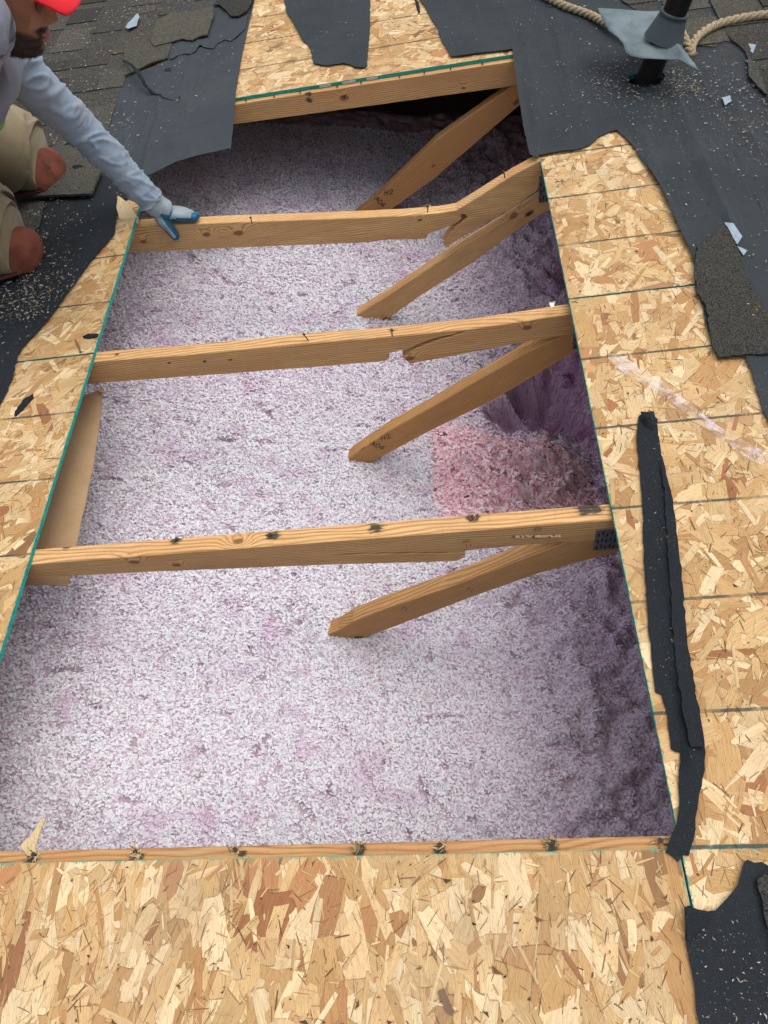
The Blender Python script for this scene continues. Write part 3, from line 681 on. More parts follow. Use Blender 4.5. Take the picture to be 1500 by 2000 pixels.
def pinkness(X, Y):
    return inside([tuple(p) for p in PINKC], X + .05*(vn(X, Y, .05, 31)-.5) + .02*(vn(X, Y, .015, 36)-.5), Y + .06*(vn(X, Y, .05, 32)-.5) + .02*(vn(X, Y, .015, 37)-.5))
bc = np.array([.49, .385, .45], np.float32) * np.ones((len(V3), 1), np.float32)
pk = pinkness(V3[:, 0], V3[:, 1]); bc[pk] = (.55, .20, .28)
bc *= (.75 + .5*vn(V3[:, 0], V3[:, 1], .02, 8))[:, None]
ins = raw('loose_insulation', V3, F4, INS, bc)
tag(ins, 'white and mauve blown glass wool filling the attic under the opening', 'insulation', kind='stuff')
def tufts(n, box, L, W, pinkonly, seed, lift=(-.003, .006), curl=1.0):
    g = np.random.default_rng(seed)
    X = g.uniform(box[0], box[2], n); Y = g.uniform(box[1], box[3], n)
    pkm = pinkness(X + g.normal(0, .010, n), Y + g.normal(0, .012, n)); m = pkm if pinkonly else (~pkm | (g.random(n) < .35))
    pit = vn(X, Y, .030, 6) > .84
    m &= ~(pit & (g.random(n) < .75)); X = X[m]; Y = Y[m]; pkm = pkm[m]; n = len(X)
    Z = ZI(X, Y) + g.uniform(lift[0], lift[1], n)
    th = g.uniform(0, 2*np.pi, n); el = g.normal(0, .32, n); l = g.uniform(L[0], L[1], n); wd = g.uniform(W[0], W[1], n); k = g.normal(0, 1.1, n)*curl
    e = 1e-3; sx = (ZI(X+.01, Y, False) - ZI(X-.01, Y, False))/.02; sy = (ZI(X, Y+.01, False) - ZI(X, Y-.01, False))/.02
    P = np.zeros((n, 4, 2, 3), np.float32); roll = g.normal(0, .5, n)
    cx = X.copy(); cy = Y.copy(); cz = Z.copy(); a = th - k*.5
    for i in range(4):
        w_ = wd*(.45, 1., .9, .25)[i]*.5
        nxx = -np.sin(a); nyy = np.cos(a)
        dz = sx*nxx + sy*nyy + roll
        for j, s in enumerate((-1, 1)):
            P[:, i, j, 0] = cx + s*nxx*w_; P[:, i, j, 1] = cy + s*nyy*w_; P[:, i, j, 2] = cz + s*dz*w_
        stp = l/3; ee = el + .35*np.sin(i*2.1 + th*3)
        cx = cx + np.cos(a)*stp*np.cos(ee); cy = cy + np.sin(a)*stp*np.cos(ee); cz = cz + stp*(np.sin(ee) + (sx*np.cos(a) + sy*np.sin(a))); a = a + k/3*1.3
    V = P.reshape(-1, 3); b = (np.arange(n)*8)[:, None]
    q = np.array([[0, 2, 3, 1], [2, 4, 5, 3], [4, 6, 7, 5]])
    F = (b[:, :, None] + q[None]).reshape(-1, 4)
    pal = np.array([(.80, .80, .84), (.77, .765, .81), (.76, .72, .775), (.66, .50, .59), (.60, .59, .63)])
    pp = np.array([.48, .30, .11, .07, .04]); ci = g.choice(5, n, p=pp); C = pal[ci]
    big = vn(X, Y, .05, 41); C = C * (1 - .18*np.clip((big-.68)/.3, 0, 1)[:, None]*np.array([.5, 1.2, .7]))
    big2 = vn(X, Y, .30, 42); C = C * (1 - .08*np.clip((big2-.5)/.4, 0, 1)[:, None]*np.array([.3, .8, .4]))
    rt = np.clip((X-.8)/.5, 0, 1)[:, None]; C = C*(1 - rt*np.array([.03, .15, .05]))
    ppal = np.array([(.88, .64, .69), (.84, .53, .60), (.88, .80, .83), (.72, .38, .47)]); pc_ = ppal[g.choice(4, n, p=[.4, .25, .25, .1])]
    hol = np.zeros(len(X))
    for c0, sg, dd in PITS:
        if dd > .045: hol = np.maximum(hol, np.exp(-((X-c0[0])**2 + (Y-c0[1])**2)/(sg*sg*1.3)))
    hol = hol*(.6 + .8*(vn(X, Y, .03, 35)-.3)); C = C*(1 - np.clip(hol, 0, 1)[:, None]*np.array([.38, .70, .46]))  # hollows tinted: pinker inner wool plus shade painted into the colour
    C[pkm] = pc_[pkm]
    C = np.repeat(C, 8, axis=0)
    return V, F, C
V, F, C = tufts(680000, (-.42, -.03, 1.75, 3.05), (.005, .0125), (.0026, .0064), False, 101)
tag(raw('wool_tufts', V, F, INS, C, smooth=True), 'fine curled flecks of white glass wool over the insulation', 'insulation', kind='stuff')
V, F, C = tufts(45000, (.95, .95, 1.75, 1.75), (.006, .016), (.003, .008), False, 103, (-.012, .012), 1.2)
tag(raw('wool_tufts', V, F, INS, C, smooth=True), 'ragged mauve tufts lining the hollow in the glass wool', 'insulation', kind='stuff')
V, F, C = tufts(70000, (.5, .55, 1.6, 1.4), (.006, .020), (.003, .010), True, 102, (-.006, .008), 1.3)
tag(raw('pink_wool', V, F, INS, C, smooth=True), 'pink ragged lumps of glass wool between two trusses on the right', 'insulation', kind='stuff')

# cardboard baffle by the eave
CARD = plain('brown_cardboard', (.40, .27, .15), .85, .12, 12)
def cardz(x, y, d): return .006*np.sin(y*9) - .10*np.clip(x+.02, 0, 1)
cp = [ony(195, 757, 1.19)[0], ]
q = [back(x, y, 2, -.118)[:2] for x, y in ((197, 757), (196, 800), (190, 850), (183, 910), (168, 980), (148, 1060), (128, 1140), (55, 1140))]
P = [tuple(p) for p in q] + [(-.5, .45), (-.5, 1.19), (-.1, 1.19)]
P = [p if i > 7 else p for i, p in enumerate(P)]
mb = sheet_mb(torn(P, .02, .0008, 4), -.118, .003, .05, cardz)
tag(mb.build('cardboard_baffle', CARD, base=(-.1, .8, -.12)), 'plain brown cardboard vent baffle under the left board edge', 'baffle')
mb = sheet_mb([tuple(back(x, y, 2, -.11)[:2]) for x, y in ((197, 752), (208, 769), (194, 766))], -.108, .002, .05)
tag(mb.build('cardboard_scrap', CARD, base=(.0, 1.17, -.12)), 'tiny triangular brown cardboard corner below the cracked chord', 'cardboard')

# ------------------------------------------------------------------ FELT
def wave(seed, a1=.0045, a2=.0010):
    def f(x, y, d): return a1*(vn(x, y, .16, seed)) + .0022*(1-np.abs(2*vn(x*1.0, y*.25, .05, seed+7)-1))**4 + a2*vn(x, y, .04, seed+1) + .0012*np.exp(-d/.012)
    return f
def felt(pts, label, z0, seed, mat=FELT, amp=.003, grid=.03, zf=None, holes=(), name='felt_sheet', skip=(), th=.0012, grp='sheets of torn roofing felt'):
    P = torn(pts, .012, amp, seed, skip)
    mb = sheet_mb(P, z0, th, grid, zf or wave(seed), holes)
    c = np.mean(np.array(pts), 0)
    return tag(mb.build(name, mat, base=(c[0], c[1], z0), smooth=False), label, 'roofing felt', grp)
Z = lambda L: [onz(x, y, .003) for x, y in L]
def fold_a(x, y, d):
    pl = Z([(238, 190), (246, 250), (247, 330)]); pl2 = Z([(310, 195), (308, 240), (290, 280), (282, 335)])
    return wave(3)(x, y, d) + ridge(x, y, pl, .009, .003) + ridge(x, y, pl2, .008, .004)
felt(Z([(244, 153), (300, 133), (330, 118), (360, 108), (405, 90), (440, 70), (497, -60), (500, -10), (491, 30), (475, 100), (461, 180), (458, 235), (452, 291), (400, 303), (345, 318), (312, 335), (287, 346), (270, 338), (208, 272)]),
     'large smooth grey felt sheet under the forearm, its corner hanging over the opening', .003, 3, FELTA, amp=.001, zf=fold_a, grid=.012)
# upper torn felt layer with a wavy edge
felt(Z([(330, 118), (338, 120), (350, 112), (362, 109), (372, 110), (384, 104), (392, 93), (404, 98), (418, 99), (428, 88), (440, 81), (452, 84), (464, 76), (480, 60), (486, 35), (497, -30), (520, -110), (380, -110), (330, 60)]),
     'thin wavy edged felt layer lying on the grey sheet beside the shingles', .0068, 13, FELTA, amp=.0015)
felt(Z([(0, 795), (12, 770), (25, 740), (35, 695), (45, 680), (75, 650), (105, 615), (130, 580), (165, 530), (190, 498), (215, 470), (225, 455), (228, 425), (235, 395), (252, 388), (275, 360), (287, 348), (270, 338), (208, 272), (170, 300), (-250, 420), (-300, 900)]),
     'dark dusty felt left of the opening, under the crouching worker', .0022, 5, FELTD, .003)
felt(Z([(549, -120), (556, 5), (560, 25), (570, 40), (590, 78), (607, 95), (612, 124), (625, 128), (640, 130), (655, 127), (672, 125), (685, 128), (692, 132), (705, 134), (717, 133), (723, 60), (724, -120)]),
     'felt tongue between two bare wood patches at the far end', .003, 7, amp=.002)
felt(Z([(808, -120), (820, 0), (832, 18), (845, 42), (856, 60), (862, 80), (872, 95), (880, 113), (905, 111), (935, 106), (990, 100), (1000, 98), (992, 60), (985, 0), (972, -120)]),
     'narrow felt panel beside the green board edge at the top centre', .003, 9, amp=.0015)
def fold_d(x, y, d):
    s = wave(11, .003, .001)(x, y, d)
    for pl, h in (([(1312, 175), (1330, 225), (1355, 280), (1380, 345), (1405, 400), (1425, 440)], .005), ([(1245, 255), (1262, 290), (1275, 345), (1315, 430), (1345, 485)], .004), ([(1430, 200), (1460, 260), (1500, 310)], .004), ([(1080, 20), (1100, 120), (1115, 200)], .003), ([(1020, 40), (1035, 140), (1050, 260)], .002)):
        s = s + ridge(x, y, Z(pl), .014, h*1.9)
    return s
holef = [(1.578 + .054*math.cos(a)*(1+.12*math.sin(3*a)), 2.145 + .047*math.sin(a)*(1+.1*math.cos(2*a))) for a in np.linspace(0, 2*PI, 29)[:-1]]
felt(Z([(972, -120), (978, 0), (988, 60), (994, 92), (1001, 100), (1004, 132), (1013, 190), (1022, 250), (1034, 304), (1050, 311), (1052, 306), (1080, 300), (1110, 296), (1135, 292), (1152, 285), (1170, 268), (1190, 259), (1204, 256), (1222, 272), (1238, 290), (1252, 315), (1270, 340), (1290, 372), (1310, 418), (1330, 465), (1348, 495), (1356, 525), (1356, 560), (1372, 600), (1380, 640), (1392, 680), (1402, 697), (1440, 700), (1455, 700), (1468, 730), (1480, 770), (1488, 800), (1500, 822), (1530, 900), (1800, 900), (1800, 200), (1500, -140)]),
     'wide dusty felt sheet on the right round the black vent pipe', .0045, 11, amp=.002, zf=fold_d, holes=(holef,), grid=.018)
# small tear mark over the wood peak is a narrow strip
felt(Z([(1248, 812), (1262, 808), (1275, 809), (1283, 830), (1285, 850), (1295, 900), (1308, 960), (1318, 1020), (1325, 1090), (1333, 1160), (1340, 1250), (1352, 1330), (1365, 1400), (1378, 1470), (1372, 1520), (1362, 1580), (1355, 1640), (1345, 1672), (1335, 1670), (1325, 1683), (1312, 1672), (1300, 1665), (1308, 1640), (1322, 1608), (1326, 1580), (1325, 1540), (1328, 1470), (1318, 1468), (1310, 1462), (1304, 1400), (1292, 1357), (1280, 1352), (1274, 1300), (1265, 1200), (1258, 1100), (1255, 1000), (1250, 930), (1243, 860)]),
     'long black felt strip lying lengthwise on the right hand boards', .003, 15, FELTB, .0022, .02, zf=lambda x, y, d: .003*vn(x, y, .05, 5) + ridge(x, y, Z([(1305, 960), (1310, 1100), (1325, 1300), (1340, 1400), (1345, 1500)]), .006, .006), name='felt_strip')
felt(Z([(1290, 900), (1308, 960), (1318, 1020), (1325, 1090), (1333, 1160), (1340, 1250), (1352, 1330), (1365, 1400), (1374, 1462), (1346, 1462), (1332, 1400), (1318, 1300), (1310, 1200), (1304, 1100), (1298, 1000)]),
     'narrow second ply of felt on the right half of the long strip', .0072, 16, FELTB, .0025, .02, name='felt_strip', th=.0007)
# crumpled knot at the head of the strip
def crumple(name, pts, label, h, seed, mat, z0=.004, cat='roofing felt', n=1):
    P = torn(Z(pts), .006, .0025, seed)
    mb = sheet_mb(P, z0, .0015, .008, lambda x, y, d: h*(.3 + .7*vn(x, y, .014, seed))*np.clip(d/.012, 0, 1) + .002*vn(x, y, .007, seed+1))
    c = np.mean(np.array(Z(pts)), 0)
    return tag(mb.build(name, mat, base=(c[0], c[1], z0)), label, cat, 'black scraps of felt')
crumple('felt_scrap', [(1250, 806), (1276, 806), (1284, 826), (1276, 842), (1262, 838), (1252, 824)], 'crumpled black felt lump at the head of the long strip', .022, 61, FELTB, .006)
crumple('felt_scrap', [(64, 768), (66, 776), (58, 784), (44, 800), (30, 813), (27, 810), (34, 794), (46, 778)], 'black spindle of felt across the nail line on the left board', .010, 62, FELTB, .001)
crumple('felt_scrap', [(160, 656), (172, 650), (192, 652), (190, 657), (175, 661), (163, 660)], 'short black felt scrap at the painted edge above the nail line', .010, 63, FELTB, .001)
crumple('felt_scrap', [(810, -6), (818, 4), (821, 22), (818, 26), (813, 14)], 'little black felt flake on the bare wood at the top of the photo', .008, 64, FELTB, .001)
crumple('felt_scrap', [(322, 136), (334, 134), (341, 141), (330, 146), (318, 142)], 'black felt crumb on the smooth grey sheet', .008, 66, FELTB, .005)
crumple('felt_scrap', [(145, 337), (166, 333), (170, 338), (152, 344)], 'black crumb on the loose shingle by the front boot', .008, 67, FELTB, .026)
# curled black ribbon
def tube(mb, pts, rad, n=8, flat=1., col=(1, 1, 1), cap=True, up=Vector((0, 0, 1)), rings_out=None):
    pts = [Vector(p) for p in pts]; R = []
    for i, p in enumerate(pts):
        t = (pts[min(i+1, len(pts)-1)] - pts[max(i-1, 0)]).normalized(); s = t.cross(up)
        if s.length < 1e-4: s = Vector((1, 0, 0))
        s.normalize(); u = s.cross(t).normalized(); r = rad[i] if isinstance(rad, (list, tuple, np.ndarray)) else rad
        R += [p + s*(math.cos(a)*r) + u*(math.sin(a)*r*flat) for a in [j/n*2*PI for j in range(n)]]
    m = len(pts); fs = [(k*n+i, k*n+(i+1) % n, (k+1)*n+(i+1) % n, (k+1)*n+i) for k in range(m-1) for i in range(n)]
    if cap: fs += [tuple(range(n-1, -1, -1)), tuple((m-1)*n+i for i in range(n))]
    mb.add([tuple(v) for v in R], fs, col=col)
def smoothpath(P, k=6):
    P = [Vector(p) for p in P]; out = []
    for i in range(len(P)-1):
        p0 = P[max(i-1, 0)]; p1 = P[i]; p2 = P[i+1]; p3 = P[min(i+2, len(P)-1)]
        for j in range(k):
            t = j/k; out.append(.5*((2*p1) + (p2-p0)*t + (2*p0-5*p1+4*p2-p3)*t*t + (3*p1-p0-3*p2+p3)*t**3))
    out.append(P[-1]); return out
def zpath(L): return [tuple(back(x, y, 2, z)) for x, y, z in L]
mb = MB(); pth = smoothpath(zpath([(240, 116, .02), (258, 128, .05), (275, 150, .05), (287, 170, .03), (305, 184, .012)]), 5)
tube(mb, pth, [.003 + .004*math.sin(PI*min(1, i/len(pth)*1.1)) + .001*rnd.random() for i in range(len(pth))], 7, .35)
pth = smoothpath(zpath([(287, 170, .03), (296, 182, .010), (313, 185, .008), (318, 190, .008), (345, 197, .007), (350, 188, .014)]), 5)
tube(mb, pth, .003, 6, .6)
tag(mb.build('felt_ribbon', FELTB, base=tuple(back(287, 170, 2, 0))), 'thin curled black ribbon of felt arching over the grey sheet', 'felt ribbon')
felt(Z([(1335, 1772), (1345, 1769), (1360, 1776), (1380, 1780), (1396, 1779), (1412, 1762), (1430, 1742), (1440, 1728), (1445, 1708), (1452, 1684), (1458, 1680), (1472, 1686), (1485, 1684), (1500, 1692), (1600, 1700), (1620, 2100), (1385, 2100), (1366, 2000), (1358, 1950), (1347, 1880), (1338, 1835)]),
     'ragged black felt corner at the lower right of the foreground', .003, 17, FELTD, .002, .02)
felt(Z([(1336, 1773), (1360, 1777), (1392, 1784), (1378, 1806), (1362, 1822), (1345, 1838), (1340, 1836), (1337, 1800)]), 'small darker felt flap folded at the tip of the lower right corner', .007, 18, FELTB, .0015, .015)

# ------------------------------------------------------------------ SHINGLES
def shingles(region, xr, yr, seed, label, mat=SH, zb=.006):
    mb = MB(); r = random.Random(seed); E = .143
    x = xr[0]; row = 0
    def slab(P, z_lo, z_hi, th, x0, col, rg=None):
        if len(P) < 3: return
        zt = lambda X: z_hi + (z_lo - z_hi)*min(1, max(0, (X-x0)/(E+.03)))
        n = len(P); wl = []
        for i in range(n):
            a, b = P[i], P[(i+1) % n]; L = math.dist(a, b)
            if L < 1e-7: continue
            mx_, my_ = (a[0]+b[0])/2, (a[1]+b[1])/2; ox, oy = -(b[1]-a[1])/L*4e-4, (b[0]-a[0])/L*4e-4
            q = inside(region, np.array([mx_+ox, mx_-ox]), np.array([my_+oy, my_-oy]))
            if q.any(): wl.append(i)
        vs = [(p[0], p[1], zt(p[0])) for p in P] + [(p[0], p[1], max(.0005, zt(p[0])-th)) for p in P]
        mb.add(vs, [tuple(range(n)), tuple(range(2*n-1, n-1, -1))] + [(i, n+i, n+(i+1) % n, (i+1) % n) for i in wl], col=col)
    while x < xr[1]:
        y = yr[0] - r.random()*.9
        while y < yr[1]:
            Lh = .998
            c = r.uniform(.8, 1.15); t = r.random(); col = (c*(1+.05*t), c, c*(1.04-.08*t))
            P = clip_rect(region, x, y+.0015, x+E+.03, y+Lh-.0015)
            slab(P, zb, zb+.0055, .004, x, col)
            yy = y + r.uniform(0, .1)
            while yy < y+Lh-.08:
                wd = r.uniform(.07, .21); c = r.uniform(.55, 1.35); t = r.random(); col = (c*(1+.10*t), c*(1+.03*t), c*(1.06-.12*t))
                P = clip_rect([(p[0], p[1]) for p in region], x-.0006, yy, x+E+.01, min(yy+wd, y+Lh-.003))
                if len(P) >= 3:
                    j = r.uniform(.0, .012)
                    P2 = torn(P, .02, .0012, r.randrange(9999)); slab(P2, zb+.0030, zb+.0093, .0033, x, col)
                yy += wd + r.uniform(.05, .16)
            y += Lh
        x += E; row += 1
    c = np.mean(np.array(region), 0)
    return tag(mb.build('shingle_field', mat, base=(c[0], c[1], 0)), label, 'shingles')
zz = lambda x, y: onz(x, y, .008)
RL = [(-2.7, -2.6), (-2.7, 7.0), (.2, 7.0), (.22, 3.45)] + [zz(x, y) for x, y in ((497, -8), (484, 24), (470, 33), (452, 34), (440, 24), (428, 10), (418, 12), (400, 60), (330, 88), (325, 116), (294, 125), (246, 153), (222, 220), (205, 275), (190, 330), (175, 352), (100, 390), (60, 420), (20, 520), (-40, 560), (-200, 600), (-250, 900))] + [(-.62, .9), (-.75, -2.6)]
shingles(RL, (-2.75, .25), (-2.7, 7.0), 31, 'weathered grey brown shingles left of the opening and behind the worker')
RR = [(3.8, 7.0), (1.0, 7.0), (1.15, 3.6)] + [zz(x, y) for x, y in ((1095, -90), (1180, -60), (1215, 5), (1260, 30), (1310, 60), (1335, 95), (1365, 90), (1398, 92), (1412, 82), (1428, 82), (1442, 92), (1455, 105), (1462, 130), (1464, 152), (1480, 172), (1500, 190), (1560, 260), (1640, 400), (1700, 900))] + [(1.9, .2), (1.75, -.2), (1.75, -2.6), (3.8, -2.6)]
shingles(RR, (1.0, 3.8), (-2.7, 7.0), 32, 'dark green grey shingles at the upper right beyond the vent pipe', SH)
def scrap(pts, label, z0, h, seed, mat=SH, col=(1, 1, 1), th=.0045, amp=.0025, zf=None, name='shingle_piece'):
    P = torn([onz(x, y, z0+h*.5) for x, y in pts], .01, amp, seed)
    mb = sheet_mb(P, z0+th, th, .02, zf or (lambda x, y, d: h*vn(x, y, .1, seed)+.001*vn(x, y, .02, seed)), col=col)
    c = np.mean(np.array(P), 0)
    return tag(mb.build(name, mat, base=(c[0], c[1], z0)), label, 'shingle', 'loose torn shingle pieces')
scrap([(1398, 455), (1412, 443), (1422, 452), (1435, 478), (1452, 515), (1462, 545), (1470, 570), (1495, 605), (1540, 640), (1540, 694), (1460, 694), (1402, 699), (1392, 680), (1384, 640), (1378, 600), (1362, 575), (1356, 540), (1357, 515), (1362, 480)], 'dark granulated shingle piece with a pointed top on the right hand felt', .008, .004, 71, SHD)
scrap([(1478, 1716), (1488, 1710), (1560, 1700), (1560, 1880), (1520, 1860), (1492, 1790)], 'rough shingle corner on the black felt at the right edge', .008, .012, 72, SHD)
scrap([(60, 388), (180, 382), (200, 335), (155, 300), (120, 285), (0, 320), (-60, 350), (0, 385), (30, 392)], 'thick loose shingle slab under the rear boot', .017, .003, 73, SH, (1.2, 1.2, 1.15), .008)
scrap([(60, 400), (88, 396), (78, 440), (62, 465), (30, 470), (10, 430)], 'small square cut shingle between the two boots', .010, .003, 74, SH, (.9, .95, .95))
scrap([(322, 34), (330, 29), (385, 22), (416, 14), (418, 32), (412, 50), (406, 70), (390, 73), (375, 80), (356, 77), (335, 84), (318, 88), (303, 92), (296, 84), (300, 60), (310, 40)], 'brown grey shingle tab with torn lower edge near the top left', .016, .003, 75, SH, (1.4, 1.36, 1.2))
scrap([(296, 84), (245, 88), (243, 110), (244, 150), (262, 142), (294, 125), (312, 119), (327, 115), (334, 96), (337, 88)], 'brown grey shingle tab just above the smooth felt sheet', .012, .002, 76, SH, (1.25, 1.22, 1.08))
scrap([(418, 12), (428, 10), (440, 20), (452, 34), (466, 33), (483, 24), (492, 8), (497, -12), (470, -18), (430, -8)], 'frayed black shingle tatter above the bare wood', .013, .006, 77, SHD, (.8, .8, .8))
scrap([(1460, 115), (1478, 128), (1490, 160), (1502, 200), (1525, 240), (1500, 190), (1480, 172), (1462, 150)], 'narrow torn shingle sliver at the right frame edge', .012, .006, 78, SH, (1.1, 1.15, 1.1))
# bright bits of foil backed plastic
FO = plain('pale_blue_plastic', (.26, .33, .38), .3, .2, 60)
for i, (pts, lab) in enumerate(([[(1413, 441), (1430, 445), (1448, 468), (1438, 484), (1425, 462)], 'pale blue plastic flake beside the pointed shingle piece'], [[(1438, 490), (1457, 497), (1450, 506)], 'tiny pale blue triangle below the plastic flake'],
        [[(248, 62), (258, 50), (272, 34), (276, 42), (270, 58), (255, 66)], 'grey white plastic scrap on the shingles near the worker'], [[(1408, 198), (1424, 194), (1427, 206), (1414, 214)], 'white plastic chip on the right felt sheet'], [[(1455, 124), (1472, 128), (1464, 140)], 'white chip beside the torn shingles at the right'], [[(1460, 92), (1475, 96), (1468, 112), (1462, 106)], 'white flake on the broken shingle edge above the chip'])):
    P = Z(pts); c = np.mean(np.array(P), 0)
    mb = sheet_mb(torn(P, .01, .001, i), .018 if i == 2 else .012, .0008, .02, lambda x, y, d: .006*vn(x, y, .03, i+80))
    tag(mb.build('plastic_scrap', FO, base=(c[0], c[1], .01)), lab, 'plastic scrap', 'bits of pale plastic')
# clear strip
g = G('clear_plastic_film'); g.col((.80, .74, .84)); g.rough(.25); g.b.inputs['Specular IOR Level'].default_value = .6
g.b.inputs['Alpha'].default_value = 1; g.set(g.b.inputs['Alpha'], g.mr(g.noise(g.attr('pc'), 45, 4), .45, .75, .04, .30)); g.bump(g.noise(g.attr('pc'), 90, 3), .004, .8); FILM = g.m
P = Z([(1186, 697), (1200, 692), (1215, 696), (1240, 712), (1290, 744), (1340, 785), (1400, 832), (1450, 862), (1500, 888), (1540, 905), (1540, 935), (1500, 915), (1465, 900), (1420, 868), (1370, 830), (1325, 796), (1280, 765), (1230, 735), (1192, 712)])
mb = sheet_mb(torn(P, .015, .001, 8), .004, .0006, .015, lambda x, y, d: .004*vn(x, y, .05, 88))
tag(mb.build('plastic_strip', FILM, base=(1.45, .85, .004)), 'long clear plastic strip slanting over the right board', 'plastic strip')

# ------------------------------------------------------------------ VENT PIPE, FLASHING, ROPE
PB = Vector((1.578, 2.145, 0))
up = (RP.inverted().to_3x3() @ Vector((0, 0, 1)))
up = (up + Vector((.03, .0, 0))).normalized()
vp = thing('vent_pipe', tuple(PB), 'black round vent pipe rising through the right hand felt', 'vent pipe')
mb = MB(); tube(mb, [PB + up*t for t in (-.5, 0, .2, .55)], .034, 32, cap=False, up=Vector((0, 1, 0)))
tube(mb, [PB + up*t for t in (.55, .2, 0, -.5)], .030, 32, cap=False, up=Vector((0, 1, 0)))
n = 32; base_n = 0
mb.build('pipe', plain('black_abs_plastic', (.008, .008, .008), .38, .3, 30), vp, smooth=True)
fl = thing('pipe_flashing', tuple(PB + up*.15), 'grey bent flashing plate pushed up the vent pipe', 'flashing')
FLM = plain('weathered_grey_flashing', (.15, .20, .215), .5, .35, 18)
# plate: corners found in the picture at chosen heights
cen = PB + up*.17
def P3(x, y, z): return Vector(back(x, y, 2, z))
rim = [P3(1167, 15, 0.138), P3(1178, 40, 0.130), P3(1190, 60, 0.122), P3(1206, 72, 0.117), P3(1217, 84, 0.115), P3(1222, 102, 0.110), P3(1232, 109, 0.107), P3(1252, 113, 0.105), P3(1290, 115, 0.103), P3(1328, 117, 0.100), P3(1345, 127, 0.095), P3(1366, 138, 0.087), P3(1352, 118, 0.100), P3(1335, 95, 0.110), P3(1322, 70, 0.120), P3(1318, 40, 0.130), P3(1310, 20, 0.135), P3(1263, 22, 0.140), P3(1215, 18, 0.140)]
m = len(rim); vs = []; rings = 6
cb = PB + up*.122
inner = []
for q in rim:
    d = (q-cb); a = math.atan2(d.y, d.x); inner.append(cb + Vector((math.cos(a)*.052, math.sin(a)*.052, .004)))
for k in range(rings+1):
    t = k/rings
    for i, (a, b) in enumerate(zip(rim, inner)):
        p = a.lerp(b, t); p.z += .007*math.sin(t*PI)*math.sin(i*1.3)*.6; vs.append(tuple(p))
fs = [(k*m+i, k*m+(i+1) % m, (k+1)*m+(i+1) % m, (k+1)*m+i) for k in range(rings) for i in range(m)]
nn = len(vs); vs2 = vs + [(v[0], v[1], v[2]-.002) for v in vs]
fs2 = fs + [tuple(nn+i for i in f[::-1]) for f in fs] + [((i+1) % m, i, nn+i, nn+(i+1) % m) for i in range(m)]
mb = MB(); mb.add(vs2, fs2); mb.build('plate', FLM, fl, smooth=True)
mb = MB(); ax0 = cb + Vector((0, 0, .0)); axt = PB + up*.185
pts = [ax0.lerp(axt, t) for t in (0, .15, .5, .85, 1, 1.02, 1.12, 1.12)]
tube(mb, pts, [.058, .055, .048, .0415, .0385, .0405, .0405, .0345], 40, cap=False, up=Vector((0, 1, 0)))
mb.build('rubber_collar', plain('grey_rubber', (.062, .078, .088), .5, .2, 20), fl, smooth=True)
# rope
def rope(path, r, label, name='rope'):
    mb = MB(); P = smoothpath(path, 14); L = [0]
    for a, b in zip(P[:-1], P[1:]): L.append(L[-1] + (b-a).length)
    for s in range(3):
        q = []
        for i, p in enumerate(P):
            t = (P[min(i+1, len(P)-1)] - P[max(i-1, 0)]).normalized(); sd = t.cross(Vector((0, 0, 1))).normalized(); u = sd.cross(t)
            a = L[i]/.075*2*PI + s*2*PI/3; q.append(p + sd*math.cos(a)*r*.5 + u*math.sin(a)*r*.5)
        tube(mb, q, r*.56, 8, 1.)
    rr = random.Random(3)
    for _ in range(1800):
        p = rr.choice(P); d = Vector((rr.gauss(0, 1), rr.gauss(0, 1), rr.gauss(0, 1))).normalized(); a = p + d*r*.8; b = a + d*.004 + Vector((rr.gauss(0, .003), rr.gauss(0, .003), rr.gauss(0, .001)))
        mb.add([a, a + Vector((.0006, 0, .0003)), b], [(0, 1, 2)])
    return tag(mb.build(name, ROPEM, base=tuple(P[0]), smooth=True), label, 'rope')
g = G('hemp_rope'); pc = g.attr('pc'); c = g.mix(g.mr(g.noise(pc, 260, 4), .35, .65), (.46, .38, .25), (.24, .18, .10)); g.col(c); g.rough(.95); g.bump(g.noise(pc, 500, 3), .002, 1.); ROPEM = g.m
rope(zpath([(1030, -30, .02), (1065, -8, .02), (1100, 10, .02), (1150, 28, .02), (1190, 48, .03), (1240, 62, .05), (1262, 82, .06), (1300, 60, .06), (1322, 52, .05), (1335, 72, .035), (1346, 96, .022), (1350, 104, .02), (1352, 88, .024), (1366, 68, .026), (1400, 48, .024), (1450, 35, .022), (1500, 28, .022), (1560, 22, .02)]), .0125, 'thick tan hemp rope looping behind the vent pipe flashing')

# torn wood tip on the left board, and a loose splinter on the near rafter
def chipmesh(name, pts, z, th, label, cat, seed, col, lift=(0, 0), grp=None):
    mb = MB(); P = [onz(x, y, z) for x, y in pts]; P = torn(P, .006, .0012, seed); n = len(P); c = np.mean(np.array(P), 0)
    vs = [(p[0], p[1], z + th + (p[0]-c[0])*lift[0] + (p[1]-c[1])*lift[1]) for p in P]; vs += [(v[0], v[1], v[2]-th) for v in vs]
    mb.add(vs, [tuple(range(n)), tuple(range(2*n-1, n-1, -1))] + [(i, n+i, n+(i+1) % n, (i+1) % n) for i in range(n)], rc=[(v[1], v[0], 0) for v in vs], col=col)
    return tag(mb.build(name, OSBN, base=(c[0], c[1], z)), label, cat, grp)
chipmesh('wood_splinter', [(36, 1652), (44, 1645), (60, 1636), (68, 1628), (98, 1601), (100, 1606), (86, 1622), (74, 1640), (64, 1655), (62, 1670), (46, 1672)], .002, .003, 'pale ragged wood splinter sticking up from the near rafter at left', 'splinter', 5, (.78, .62, .36), (0, .7))
chipmesh('wood_splinter', [(1072, 592), (1085, 590), (1082, 600), (1077, 603)], -.008, .002, 'white triangular wood chip on the cracked chord near the right board', 'splinter', 6, (.85, .75, .58))
